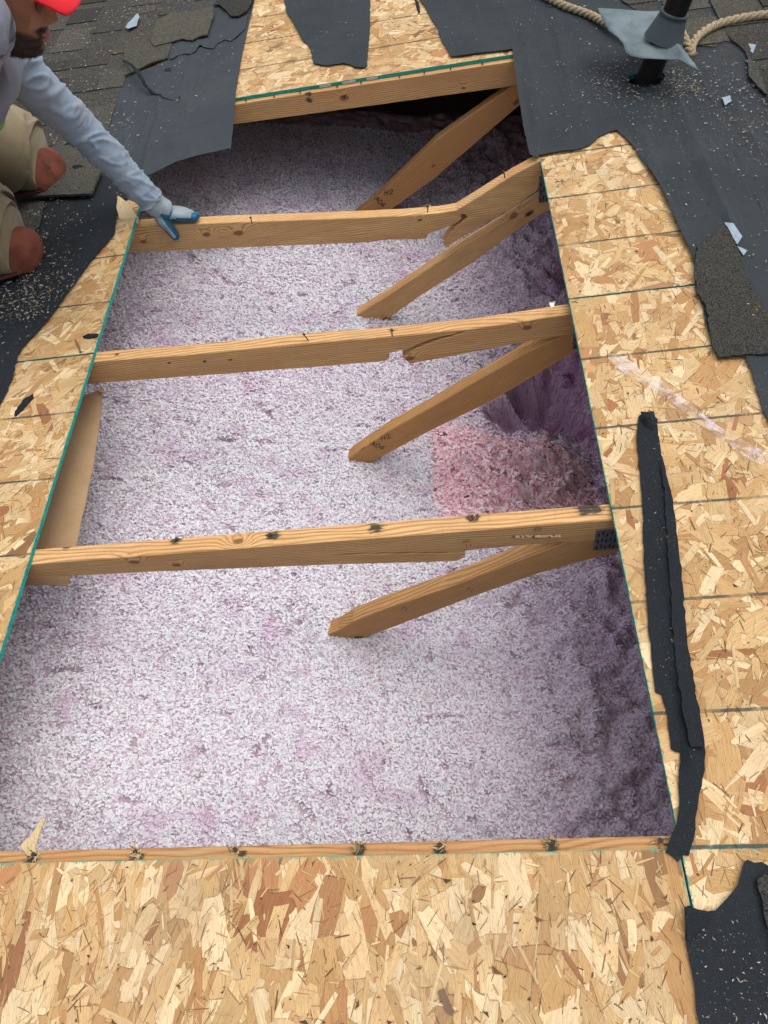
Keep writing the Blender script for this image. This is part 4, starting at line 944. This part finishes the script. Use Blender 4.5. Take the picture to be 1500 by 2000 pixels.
chipmesh('wood_splinter', [(855, 1936), (866, 1930), (888, 1975), (884, 1984), (872, 1978)], .001, .0015, 'dark brown bark sliver on the foreground board', 'splinter', 7, (.14, .08, .05))
chipmesh('wood_splinter', [(146, 664), (150, 665), (160, 688), (156, 690)], .002, .002, 'thin brown twig like splinter on the left board', 'splinter', 8, (.20, .11, .05))
chipmesh('wood_splinter', [(236, 394), (252, 402), (268, 421), (266, 430), (250, 428), (232, 425), (230, 410)], .004, .004, 'pale lifted wood chip at the torn tip of the left board', 'splinter', 9, (.80, .65, .38), (0, .3))

# ------------------------------------------------------------------ loose debris
def debris(name, label, n, poly, z, smin, smax, pal, seed, clumps=None, tall=.35, reg=None):
    g = np.random.default_rng(seed); xs = [p[0] for p in poly]; ys = [p[1] for p in poly]
    X = g.uniform(min(xs), max(xs), n); Y = g.uniform(min(ys), max(ys), n)
    if clumps:
        k = g.integers(0, len(clumps), n//2); cc = np.array([(c[0], c[1], c[2]) for c in clumps])[k]
        X[:n//2] = cc[:, 0] + g.normal(0, 1, n//2)*cc[:, 2]; Y[:n//2] = cc[:, 1] + g.normal(0, 1, n//2)*cc[:, 2]
    m = inside(poly, X, Y)
    if reg is not None: m &= ~inside(reg, X, Y)
    X = X[m]; Y = Y[m]; n = len(X)
    s = smin + (smax-smin)*g.random(n)**3; th = g.uniform(0, 2*np.pi, n); el = g.uniform(1., 3.2, n)
    V = np.zeros((n, 4, 3), np.float32)
    for i, (a, b, c) in enumerate(((-1, -.5, 0), (1, -.3, 0), (0, .6, 0), (.1, 0, tall))):
        lx = a*s*el*.6; ly = b*s
        V[:, i, 0] = X + lx*np.cos(th) - ly*np.sin(th); V[:, i, 1] = Y + lx*np.sin(th) + ly*np.cos(th); V[:, i, 2] = z + c*s + (.0008 if c == 0 else 0)
    F = (np.arange(n)[:, None, None]*4 + np.array([[0, 1, 3], [1, 2, 3], [2, 0, 3], [0, 2, 1]])[None]).reshape(-1, 3)
    C = np.repeat(np.array(pal)[g.integers(0, len(pal), n)], 4, axis=0)
    return tag(raw(name, V.reshape(-1, 3), F, CHIP, C, smooth=False), label, 'debris', kind='stuff')
PALD = [(.24, .19, .12), (.32, .27, .19), (.05, .05, .05), (.02, .02, .02), (.42, .41, .38), (.17, .13, .08), (.24, .22, .18), (.03, .03, .03)]
LP = [(-1.6, .9), (-.3, .95), (-.06, 1.65), (-.06, 2.0), (.2, 2.5), (.24, 3.5), (-1.6, 5)]
debris('roof_grit', 'wood crumbs and grit strewn over the left felt and shingles', 14000, LP, .0165, .0009, .0052, PALD, 201, [(-.35, 1.75, .10), (-.3, 1.55, .08), (-.28, 2.3, .1), (-.45, 3.1, .2), (-.5, 2.7, .2), (-.2, 3.3, .1), (-.22, 1.45, .06)])
RPg = Z([(1010, 110), (1040, 300), (1190, 258), (1290, 372), (1360, 520), (1400, 700), (1500, 820), (1640, 900), (1640, 100), (1450, -60), (1000, -60)])
debris('roof_grit', 'pale wood crumbs scattered round the vent pipe on the felt', 7500, RPg, .0125, .0007, .0042, PALD, 202, [(1.5, 2.16, .07), (1.66, 2.1, .06), (1.85, 2.0, .12), (1.6, 2.05, .1), (1.85, 1.75, .1)], reg=holef)
debris('roof_grit', 'fine dark crumbs on the near boards', 2600, [(-.6, -.6), (1.75, -.6), (1.6, .9), (1.5, 1.8), (1.235, 1.8), (1.23, 0), (0, -.004), (-.3, -.004)], .0008, .0006, .0028, [(.03, .02, .015), (.12, .07, .03), (.45, .33, .18), (.02, .02, .02), (.2, .12, .06)], 203)
debris('roof_grit', 'small crumbs on the felt tongues at the far end', 700, Z([(560, 0), (612, 120), (718, 133), (724, -80), (980, -80), (1000, 95), (880, 112), (820, 0), (560, -80)]), .0100, .0008, .0035, PALD, 204)
debris('roof_grit', 'dark nail stubs and pits dotting the boards', 240, [(-.4, -.6), (1.6, -.6), (1.5, 1.8), (1.235, 1.8), (1.23, 0), (0, -.004), (-.3, -.004)], .0006, .0018, .0040, [(.02, .015, .012), (.04, .025, .02)], 213, tall=.15)
debris('roof_grit', 'curled brown wood slivers loose on the foreground board', 260, [(-.02, -.5), (1.2, -.5), (1.2, -.01), (-.02, -.01)], .0010, .002, .0065, [(.16, .08, .03), (.42, .28, .13), (.08, .05, .03), (.50, .38, .2)], 214, tall=.4)
debris('roof_grit', 'crumbs on the black felt at the lower right', 400, Z([(1345, 1800), (1440, 1730), (1500, 1700), (1600, 1700), (1600, 2050), (1380, 2050)]), .006, .0008, .0028, PALD, 205)
debris('roof_grit', 'wood dust on the black felt strip', 260, Z([(1250, 830), (1283, 850), (1335, 1160), (1370, 1450), (1345, 1650), (1330, 1500), (1275, 1300)]), .0095, .0006, .0022, PALD, 206)
debris('leaf_bits', 'orange and tan specks lying on the glass wool', 60, [(0, .1), (1.1, .1), (1.1, 2.3), (0, 2.3)], 0, .002, .005, [(.55, .2, .06), (.5, .35, .12), (.08, .05, .04)], 207).location.z += 0
bpy.data.objects['leaf_bits'].data  # lifted to the wool below
me = bpy.data.objects['leaf_bits'].data
co = np.zeros(len(me.vertices)*3, np.float32); me.vertices.foreach_get('co', co); co = co.reshape(-1, 3)
cx = co.reshape(-1, 4, 3).mean(1); zi = ZI(cx[:, 0], cx[:, 1]) + .006; co[:, 2] += np.repeat(zi, 4); me.vertices.foreach_set('co', co.ravel()); me.update()

# ------------------------------------------------------------------ PERSON
def skinned(nodes, edges, root=0, sub=2):
    me = bpy.data.meshes.new('tmp'); me.from_pydata([n[0] for n in nodes], edges, []); o = bpy.data.objects.new('tmp', me); COL.objects.link(o)
    m = o.modifiers.new('s', 'SKIN'); m.use_smooth_shade = True; m.branch_smoothing = .6
    for i, n in enumerate(nodes):
        r = n[1]; me.skin_vertices[0].data[i].radius = (r, r) if not isinstance(r, tuple) else r
        me.skin_vertices[0].data[i].use_root = (i == root)
    s = o.modifiers.new('d', 'SUBSURF'); s.levels = sub; s.render_levels = sub
    bpy.context.view_layer.update()
    ev = o.evaluated_get(bpy.context.evaluated_depsgraph_get()); em = ev.to_mesh()
    V = [tuple(v.co) for v in em.vertices]; F = [tuple(p.vertices) for p in em.polygons]; NN = [tuple(p.normal) for p in em.polygons]
    ev.to_mesh_clear(); bpy.data.objects.remove(o); bpy.data.meshes.remove(me)
    return V, F, NN
HC = Vector(atd(-1, -22, 1.5))
def dirs(yaw, pit):
    wf = Vector((math.cos(yaw)*math.cos(pit), math.sin(yaw)*math.cos(pit), -math.sin(pit))); wu = Vector((math.cos(yaw)*math.sin(pit), math.sin(yaw)*math.sin(pit), math.cos(pit)))
    Q = RP.inverted().to_3x3(); wf = Q @ wf; wu = Q @ wu; return wf, wu.cross(wf), wu
HF, HL, HU = dirs(.15, .30)
def hp(a, l, u): return HC + HF*a + HL*l + HU*u
SL = Vector((-.115, 1.765, .49)); EL = Vector(ony(158, 250, 1.825)).to_3d(); EL = Vector((EL.x, 1.825, EL.y)); _w = ony(292, 388, 1.815); WR = Vector((_w[0], 1.815, _w[1]))
SR = atd(-46, 42, 1.41); ER = Vector((-.36, 1.47, .50)); WRR = Vector((-.50, 1.60, .33))
NK = hp(-.075, 0, -.185); CH = Vector((-.17, 1.64, .56)); WA = Vector((-.42, 1.77, .46)); HP = Vector((-.60, 1.84, .39))
KR = Vector((-.32, 1.63, .085)); KL = Vector((-.36, 2.05, .085)); AR = Vector((-.74, 1.66, .07)); AL = Vector((-.78, 2.08, .07))
nodes = [(HP, .12), (WA, .10), (CH, .10), (NK, .052), (hp(-.035, 0, -.10), .055), (hp(-.02, 0, -.02), .06),
         (SL, .042), (EL, .034), (WR, .028), (WR + (WR-EL).normalized()*.05, .026), (SR, .042), (ER, .034), (WRR, .028), (WRR + Vector((-.05, .04, -.03)), .026),
         (HP + Vector((.02, -.10, -.02)), .09), (KR, .055), (AR, .04), (AR + Vector((-.12, 0, -.03)), .03), (HP + Vector((.02, .10, -.02)), .09), (KL, .055), (AL, .04), (AL + Vector((-.12, 0, -.03)), .03)]
ed = [(0,1),(1,2),(2,3),(3,4),(4,5),(2,6),(6,7),(7,8),(8,9),(2,10),(10,11),(11,12),(12,13),(0,14),(14,15),(15,16),(16,17),(0,18),(18,19),(19,20),(20,21)]
BV, BF, _ = skinned(nodes, ed)
SKINC = (.30, .135, .075)
mb = MB(); mb.add(BV, BF, col=SKINC)
# head: rings over height, radius by angle
zk = [-.118, -.112, -.104, -.094, -.085, -.077, -.070, -.063, -.0585, -.053, -.046, -.038, -.030, -.020, -.008, .005, .018, .030, .042, .060, .080, .100, .112, .116]
fk = [.035, .066, .079, .0865, .087, .082, .0895, .0930, .086, .0925, .086, .0835, .086, .088, .088, .087, .086, .090, .092, .089, .078, .052, .025, .002]
wk = [.020, .034, .043, .050, .055, .059, .061, .063, .064, .065, .066, .067, .068, .0695, .071, .072, .073, .074, .0745, .073, .066, .047, .023, .002]
bk = [.000, .002, .006, .012, .022, .034, .046, .056, .062, .068, .074, .080, .085, .090, .095, .099, .101, .102, .101, .096, .083, .056, .027, .002]
HV = []; HCc = []; NA = 96; ZZ = np.concatenate([np.linspace(-.118, .06, 110), np.linspace(.062, .116, 20)])
def g_(x, m, s): return math.exp(-((x-m)/s)**2)
for z in ZZ:
    f = np.interp(z, zk, fk); w_ = np.interp(z, zk, wk); b = np.interp(z, zk, bk)
    lipz = g_(z, -.0655, .0065)*.0055 + g_(z, -.0505, .0055)*.005
    for i in range(NA):
        th = i/NA*2*PI; c, s = math.cos(th), math.sin(th)
        y = w_*math.copysign(abs(s)**.92, s); x = (f*abs(c)**.80 if c > 0 else -b*abs(c)**.9)
        if c > 0:
            nw = .0085 + .0075*g_(z, -.030, .010)
            nh = (.0245*np.interp(z, [-.040, -.036, -.030, -.024, -.012, .004, .018, .03], [0, .35, .85, 1., .78, .50, .22, 0]))
            x += nh*math.exp(-(y/nw)**2) + lipz*math.exp(-(y/.022)**4)
            x += .010*g_(z, -.036, .009)*g_(abs(y), .017, .007)*.6             # wings of the nose
            x -= .010*g_(z, .010, .012)*g_(abs(y), .032, .014)                  # eye sockets
            x += .005*g_(z, -.008, .016)*g_(abs(y), .045, .016)                 # cheek bones
            x -= .004*g_(z, -.0585, .0022)*math.exp(-(y/.024)**4)               # mouth line
        HV.append(tuple(hp(x, y, z)))
        col = list(SKINC); br = .0
        if c > -.25:
            lip = max(g_(z, -.0645, .0055), g_(z, -.0525, .0042))*math.exp(-(y/.029)**4)*(1 if c > .15 else 0)
            col = [col[0]*(1-lip) + .33*lip, col[1]*(1-lip) + .12*lip, col[2]*(1-lip) + .10*lip]
            jaw = (1/(1+math.exp((z + .076 - .036*min(1, abs(y)/.06) )/.0035)))
            chinbare = g_(z, -.081, .007)*math.exp(-(y/.018)**2)
            mou = min(1, 1.7*g_(z, -.0425, .0058)*math.exp(-(y/.038)**4))*(1 if c > .2 else 0)
            gt = min(1, 1.3*g_(abs(y), .033, .0075))*(1 if -.10 < z < -.040 and c > .1 else 0)
            side = (1 if c < .62 else 0)*(1/(1+math.exp((z - .0)/.006)))*(1/(1+math.exp(-(c + .02)/.05)))*.35
            br = min(1, max(jaw*(1-chinbare*.8), mou, gt*.9, side)); 
            if lip > .4: br *= .1
            if abs(z + .0585) < .0018 and abs(y) < .022 and c > .3: col = [.09, .03, .03]
        col = [col[k]*(1-br*.93) + (.012, .009, .008)[k]*br*.93 for k in range(3)]
        HCc.append(tuple(col))
nr = len(ZZ); HFc = [(k*NA+i, k*NA+(i+1) % NA, (k+1)*NA+(i+1) % NA, (k+1)*NA+i) for k in range(nr-1) for i in range(NA)]
HFc += [tuple(range(NA-1, -1, -1)), tuple((nr-1)*NA+i for i in range(NA))]
mb.add(HV, HFc, col=HCc)
for sd in (-1, 1):                                                              # ears and eyes belong to the same skin
    EV, EF = [], []; n = 14
    for k in range(8):
        t = k/7
        for i in range(n):
            a = i/n*2*PI; rr = (1 - t*t)**.5*1.0 + .001
            EV.append(tuple(hp(-.012 + math.cos(a)*.017*rr - .004*t, sd*(.070 + .014*t + .004*math.cos(a)), -.004 + math.sin(a)*.030*rr)))
    EF = [(k*n+i, k*n+(i+1) % n, (k+1)*n+(i+1) % n, (k+1)*n+i) for k in range(7) for i in range(n)]; mb.add(EV, EF, col=SKINC)
    EV = []; 
    for k in range(9):
        for i in range(14):
            u_ = k/8*PI; a = i/14*2*PI; EV.append(tuple(hp(.076 + .0115*math.cos(u_), sd*.032 + .0115*math.sin(u_)*math.cos(a), .010 + .0115*math.sin(u_)*math.sin(a))))
    mb.add(EV, [(k*14+i, k*14+(i+1) % 14, (k+1)*14+(i+1) % 14, (k+1)*14+i) for k in range(8) for i in range(14)], col=(.13, .06, .04))
g = G('skin'); c = g.attr('Col', 'Color'); pc = g.attr('pc'); c = g.mix(g.mr(g.noise(pc, 120, 4), .35, .7, 0, .3), c, g.mix(1., c, (.75, .62, .55), 'MULTIPLY'))
g.col(c); g.rough(.48); g.b.inputs['Subsurface Weight'].default_value = .12; g.b.inputs['Subsurface Radius'].default_value = (.012, .005, .003); g.b.inputs['Subsurface Scale'].default_value = 1
g.bump(g.noise(pc, 700, 3), .0006, .6); SKIN = g.m
PBASE = tuple(KR - Vector((0, 0, .08)))
person = mb.build('person', SKIN, base=PBASE, smooth=True); person['base'] = PBASE
tag(person, 'worker in red cap and blue sleeves kneeling at upper left, gloved hand on rafter', 'person')
# beard hair
mb = MB(); r = random.Random(9); HVv = HV
cand = [i for i, c in enumerate(HCc) if c[0] < .10 and ZZ[i//NA] < .0]
for _ in range(5200):
    i = r.choice(cand); p = Vector(HVv[i]) + Vector((r.gauss(0, .0012), r.gauss(0, .0012), r.gauss(0, .0012))); nrm = (p - hp(0, 0, ZZ[i//NA]*.6)).normalized()
    d = (nrm*.55 - HU*.75 + HF*r.gauss(0, .3) + HL*r.gauss(0, .3)).normalized(); l = r.uniform(.002, .0055); s = d.cross(nrm).normalized()*.00045
    mb.add([p - s, p + s, p + d*l], [(0, 1, 2)], col=r.choice([(.014, .010, .009), (.03, .02, .016), (.008, .007, .007)]))
mb.build('beard', colattr('beard_hair', .7), person)
# hair at the nape and temples
mb = MB()
for _ in range(2500):
    th = r.uniform(.55*PI, 1.45*PI); z = r.uniform(-.05, .06); w_ = np.interp(z, zk, wk); b = np.interp(z, zk, bk)
    p = hp(-b*abs(math.cos(th))**.9, w_*math.sin(th), z); nrm = (p - hp(0, 0, z)).normalized(); d = (nrm*.3 - HU*.9 - HF*.2).normalized(); l = r.uniform(.008, .02); s = d.cross(nrm).normalized()*.0009
    p = p + nrm*.001; mb.add([p - s, p + s, p + d*l], [(0, 1, 2)], col=(.012, .009, .008))
mb.build('hair', bpy.data.materials['beard_hair'], person)

def cloth_mat(name, col, col2, heather=.35, bumpd=.0008):
    g = G(name); pc = g.attr('pc'); n1 = g.noise(pc, 18, 4); n2 = g.noise(pc, 620, 3, .7)
    c = g.mix(g.mr(n1, .35, .65), col, col2); c = g.mix(g.mr(n2, .4, .65, 0, heather), c, tuple(x*.62 for x in col))
    g.col(c); g.rough(.92); g.b.inputs['Sheen Weight'].default_value = .15; g.bump(n2, bumpd, .6); return g.m
SHIRT = cloth_mat('heather_blue_cotton', (.235, .31, .385), (.25, .285, .33), .4)
GREY = cloth_mat('heather_grey_cotton', (.20, .22, .27), (.22, .215, .26), .4)
KHAKI = cloth_mat('khaki_canvas', (.25, .20, .125), (.21, .165, .095), .3)
def garment(name, path, radii, mat, wr, seed, parent, flat=None, k=10, n=56, dirv=None, wlen=.035):
    P = smoothpath(path, k); m = len(P); R = np.interp(np.linspace(0, 1, m), np.linspace(0, 1, len(radii)), radii)
    mb = MB(); rings = []; L = 0; ref = Vector((.3, -.8, .5)).normalized()
    for i, p in enumerate(P):
        if i: L += (P[i]-P[i-1]).length
        t = (P[min(i+1, m-1)] - P[max(i-1, 0)]).normalized(); s = t.cross(ref).normalized(); u = s.cross(t).normalized()
        for j in range(n):
            a = j/n*2*PI
            # diagonal folds that wrap round the limb
            ca_, sa_ = math.cos(a), math.sin(a)
            u1 = L*1.0 + .030*ca_ + .012*sa_; u2 = L*.9 - .026*sa_ + .015*ca_
            n1_ = float(vn(u1, .03*ca_ + 3, wlen*.75, seed % 50 + 3)); n2_ = float(vn(u2, .05*sa_ + 5, wlen*.42, seed % 50 + 4)); mk = float(vn(L + .05*ca_, .06*sa_ + 9, .075, seed % 50 + 9))
            fold = 1.5*(1-abs(2*n1_-1))**6*mk + .65*(1-abs(2*n2_-1))**5*(1.1-mk)
            rr = R[i]*(1 + .06*(float(vn(L, a*.04, .07, seed % 50 + 6))-.5)) + wr*(fold-.3)
            rings.append(tuple(p + s*(math.cos(a)*rr) + u*(math.sin(a)*rr*(flat or 1))))
    fs = [(kk*n+i, kk*n+(i+1) % n, (kk+1)*n+(i+1) % n, (kk+1)*n+i) for kk in range(m-1) for i in range(n)]
    fs += [tuple(range(n-1, -1, -1)), tuple((m-1)*n+i for i in range(n))]
    mb.add(rings, fs)
    return mb.build(name, mat, parent, smooth=True)
mid = lambda a, b, t: a.lerp(b, t)
dw = (WR-EL).normalized()
garment('sleeve', [CH.lerp(SL, .55), SL, mid(SL, EL, .33), mid(SL, EL, .7), EL, mid(EL, WR, .3), mid(EL, WR, .65), WR - dw*.01, WR + dw*.012],
        [.085, .072, .062, .056, .053, .050, .046, .042, .039, .040], SHIRT, .011, 12, person, k=16)
garment('sleeve', [CH.lerp(SR, .5), SR, mid(SR, ER, .4), ER, mid(ER, WRR, .5), WRR], [.08, .064, .060, .053, .045, .034], GREY, .008, 23, person)
garment('shirt', [NK + Vector((.02, -.01, .005)), NK + Vector((-.05, .01, -.02)), CH, mid(CH, WA, .5), WA, HP + Vector((-.04, 0, .01))], [.060, .11, .165, .165, .15, .155], GREY, .008, 31, person, flat=.85)
TH1 = HP + Vector((.0, -.10, -.01)); TH2 = HP + Vector((.0, .10, -.01))
for K_, A_, T_, sd in ((KR, AR, TH1, 41), (KL, AL, TH2, 47)):
    garment('trouser_leg', [T_, mid(T_, K_, .35), mid(T_, K_, .7), K_ + Vector((-.035, 0, .045)), K_ + Vector((.010, 0, .016)), K_ + Vector((.026, 0, .010))], [.14, .137, .130, .122, .106, .090], KHAKI, .007, sd, person, k=14, wlen=.06)
    garment('trouser_leg', [K_ + Vector((-.03, 0, .02)), mid(K_, A_, .4) + Vector((0, 0, .01)), mid(K_, A_, .8), A_], [.085, .080, .066, .058], KHAKI, .010, sd+3, person, k=10)
garment('trouser_seat', [WA + Vector((-.03, 0, -.01)), HP, HP + Vector((-.08, .01, -.03))], [.14, .175, .11], KHAKI, .006, 52, person, flat=.9)
TERR = plain('terracotta_leather', (.20, .060, .034), .8, .5, 16)
for K_, sd in ((KR, 3), (KL, 4)):
    mb = MB(); C0 = K_ + Vector((.030, -.010, -.024)); a0 = Vector((.86, -.34, .22)).normalized(); s0 = a0.cross(Vector((0, 0, 1))).normalized(); u0 = s0.cross(a0)
    V_ = []; n = 40; ks = 16
    for k in range(ks+1):
        t = k/ks*PI*.62
        for i in range(n):
            a = i/n*2*PI; rr = math.sin(t)*(1 + .0*math.cos(a))
            seam = .0028*math.exp(-((math.cos(a)*math.sin(t)-.05)/.035)**2) + .0022*math.exp(-((t-1.25)/.05)**2)
            V_.append(tuple(C0 + a0*(math.cos(t)**.6*.040 + seam - .012 if t < PI/2 else -.012 - (t-PI/2)*.03) + s0*(math.cos(a)*rr*(.078+seam)) + u0*(math.sin(a)*rr*(.060+seam))))
    mb.add(V_, [(k*n+i, k*n+(i+1) % n, (k+1)*n+(i+1) % n, (k+1)*n+i) for k in range(ks) for i in range(n)])
    kp = mb.build('knee_pad', TERR, person, smooth=True)
    mb = MB(); ctr = K_ + Vector((-.09, 0, -.045)); tube(mb, smoothpath([K_ + Vector((.03, -.06, -.055)), K_ + Vector((-.03, -.085, -.05)), K_ + Vector((-.09, -.085, -.045)), K_ + Vector((-.14, -.06, -.04))], 5), .014, 10, .5)
    mb.build('strap', plain('dark_red_strap', (.07, .02, .015), .7), person, smooth=True)
BOOT = plain('brown_work_boot', (.10, .06, .035), .7, .3, 25)
for A_ in (AR, AL):
    garment('boot', [A_ + Vector((.03, 0, .0)), A_ + Vector((-.04, 0, -.005)), A_ + Vector((-.13, 0, -.02)), A_ + Vector((-.20, 0, -.025))], [.052, .055, .048, .030], BOOT, .001, 60, person)
# lime band at the waist side
LIME = plain('lime_green_band', (.22, .62, .10), .6, .15, 40)
mb = MB(); q1 = atd(-14, 196, 1.9); q2 = atd(0, 222, 1.9); q3 = atd(4, 240, 1.92); q4 = atd(-12, 262, 1.95)
tube(mb, smoothpath([q1, q2, q3, q4], 6), .010, 12, .7); mb.build('lime_band', LIME, person, smooth=True)
# cap
mb = MB(); n = 48; V_ = []; rgs = 14
for k in range(rgs+1):
    t = k/rgs
    z = .048 + .080*math.sin(t*PI/2); rr = max(.03, math.cos(t*PI/2))
    for i in range(n):
        a = i/n*2*PI; V_.append(tuple(hp(-.004 + math.cos(a)*.106*rr, math.sin(a)*.084*rr, z - .018*max(0, -math.cos(a))*(1-t))))
mb.add(V_, [(k*n+i, k*n+(i+1) % n, (k+1)*n+(i+1) % n, (k+1)*n+i) for k in range(rgs) for i in range(n)] + [tuple(rgs*n+i for i in range(n))])
RED = cloth_mat('red_cap_cloth', (.62, .012, .022), (.52, .010, .018), .15)
cap = mb.build('cap', RED, person, smooth=True); cap['base'] = PBASE
mb = MB(); V_ = []; nb = 40; kb = 12
for side in (0, 1):
    for k in range(kb+1):
        t = k/kb
        for i in range(nb+1):
            a = -1.25 + 2.5*i/nb
            bx = -.004 + math.cos(a)*.1055; by = math.sin(a)*.084
            ex = .10 + .058*math.cos(a*.92)**1.0; ey = .079*math.sin(a*1.25)/math.sin(1.25*1.25) if abs(a) > 0 else 0
            x = bx + (ex - bx)*t; y = by + (ey - by)*t
            zz_ = .047 + .004*t - 3.4*(y*y)*t + (0 if side == 0 else -.0035)
            V_.append(tuple(hp(x, y, zz_)))
m1 = (kb+1)*(nb+1); q = lambda s, k, i: s*m1 + k*(nb+1) + i
fs = [(q(0,k,i), q(0,k,i+1), q(0,k+1,i+1), q(0,k+1,i)) for k in range(kb) for i in range(nb)] + [(q(1,k,i), q(1,k+1,i), q(1,k+1,i+1), q(1,k,i+1)) for k in range(kb) for i in range(nb)]
fs += [(q(0,kb,i), q(0,kb,i+1), q(1,kb,i+1), q(1,kb,i)) for i in range(nb)]
mb.add(V_, fs); mb.build('brim', RED, cap, smooth=True)
# glove
def A3(x, y, Y): a = ony(x, y, Y); return Vector((a[0], Y, a[1]))
w0 = WR - dw*.015; pm = A3(318, 410, 1.818); 
ndz = [(w0, .038), (WR + dw*.02, (.042, .034)), (pm, .036), (A3(338, 414, 1.822), .032)]
ed = [(0, 1), (1, 2), (2, 3)]
tips = [((352, 424), (370, 424), (386, 424), 1.812), ((353, 419), (374, 419), (390, 420), 1.828), ((352, 414), (370, 416), (384, 418), 1.846), ((348, 411), (362, 413), (376, 416), 1.862)]
GVs = []; parts = []
V1, F1, N1 = skinned(ndz, ed, 0, 2); parts.append((V1, F1))
for (a, b, c_, Yf) in tips:
    ps = [A3(326, (a[1]+413)/2, Yf*.5+1.82*.5), A3(*a, Yf), A3(*b, Yf), A3(*c_, Yf)]; ps[3] = ps[3] + Vector((0, 0, -.004))
    parts.append(skinned([(ps[0], .017), (ps[1], .0155), (ps[2], .014), (ps[3], .0115)], [(0,1),(1,2),(2,3)], 0, 2)[:2])
th = [A3(305, 412, 1.808), A3(322, 436, 1.799), A3(335, 452, 1.797), A3(347, 468, 1.798)]
parts.append(skinned([(th[0], .027), (th[1], .0195), (th[2], .0155), (th[3], .0125)], [(0,1),(1,2),(2,3)], 0, 2)[:2])
mb = MB()
tipp = [A3(*t[2], t[3]) for t in tips] + [th[3]]
for V_, F_ in parts:
    mi = []
    for f in F_:
        c_ = sum((Vector(V_[i]) for i in f), Vector())/len(f); a, b, d = (Vector(V_[i]) for i in f[:3]); nn = (b-a).cross(d-a).normalized()
        near = min((c_-t).length for t in tipp)
        fing = c_.x > pm.x + .0 or V_ is parts[-1][0]
        mi.append(1 if (near < .020 or (nn.z < -.15 and fing) or (nn.y < -.3 and nn.z < .25 and c_.x > pm.x+.035) or (V_ is parts[-1][0] and nn.x > .55)) else 0)
    mb.add(V_, F_, mi=mi)
GLV = cloth_mat('pale_grey_knit', (.27, .33, .37), (.20, .215, .20), .3); BLU = plain('blue_rubber_coating', (.012, .105, .20), .45, .3, 60)
mb.build('glove', [GLV, BLU], person, smooth=True)
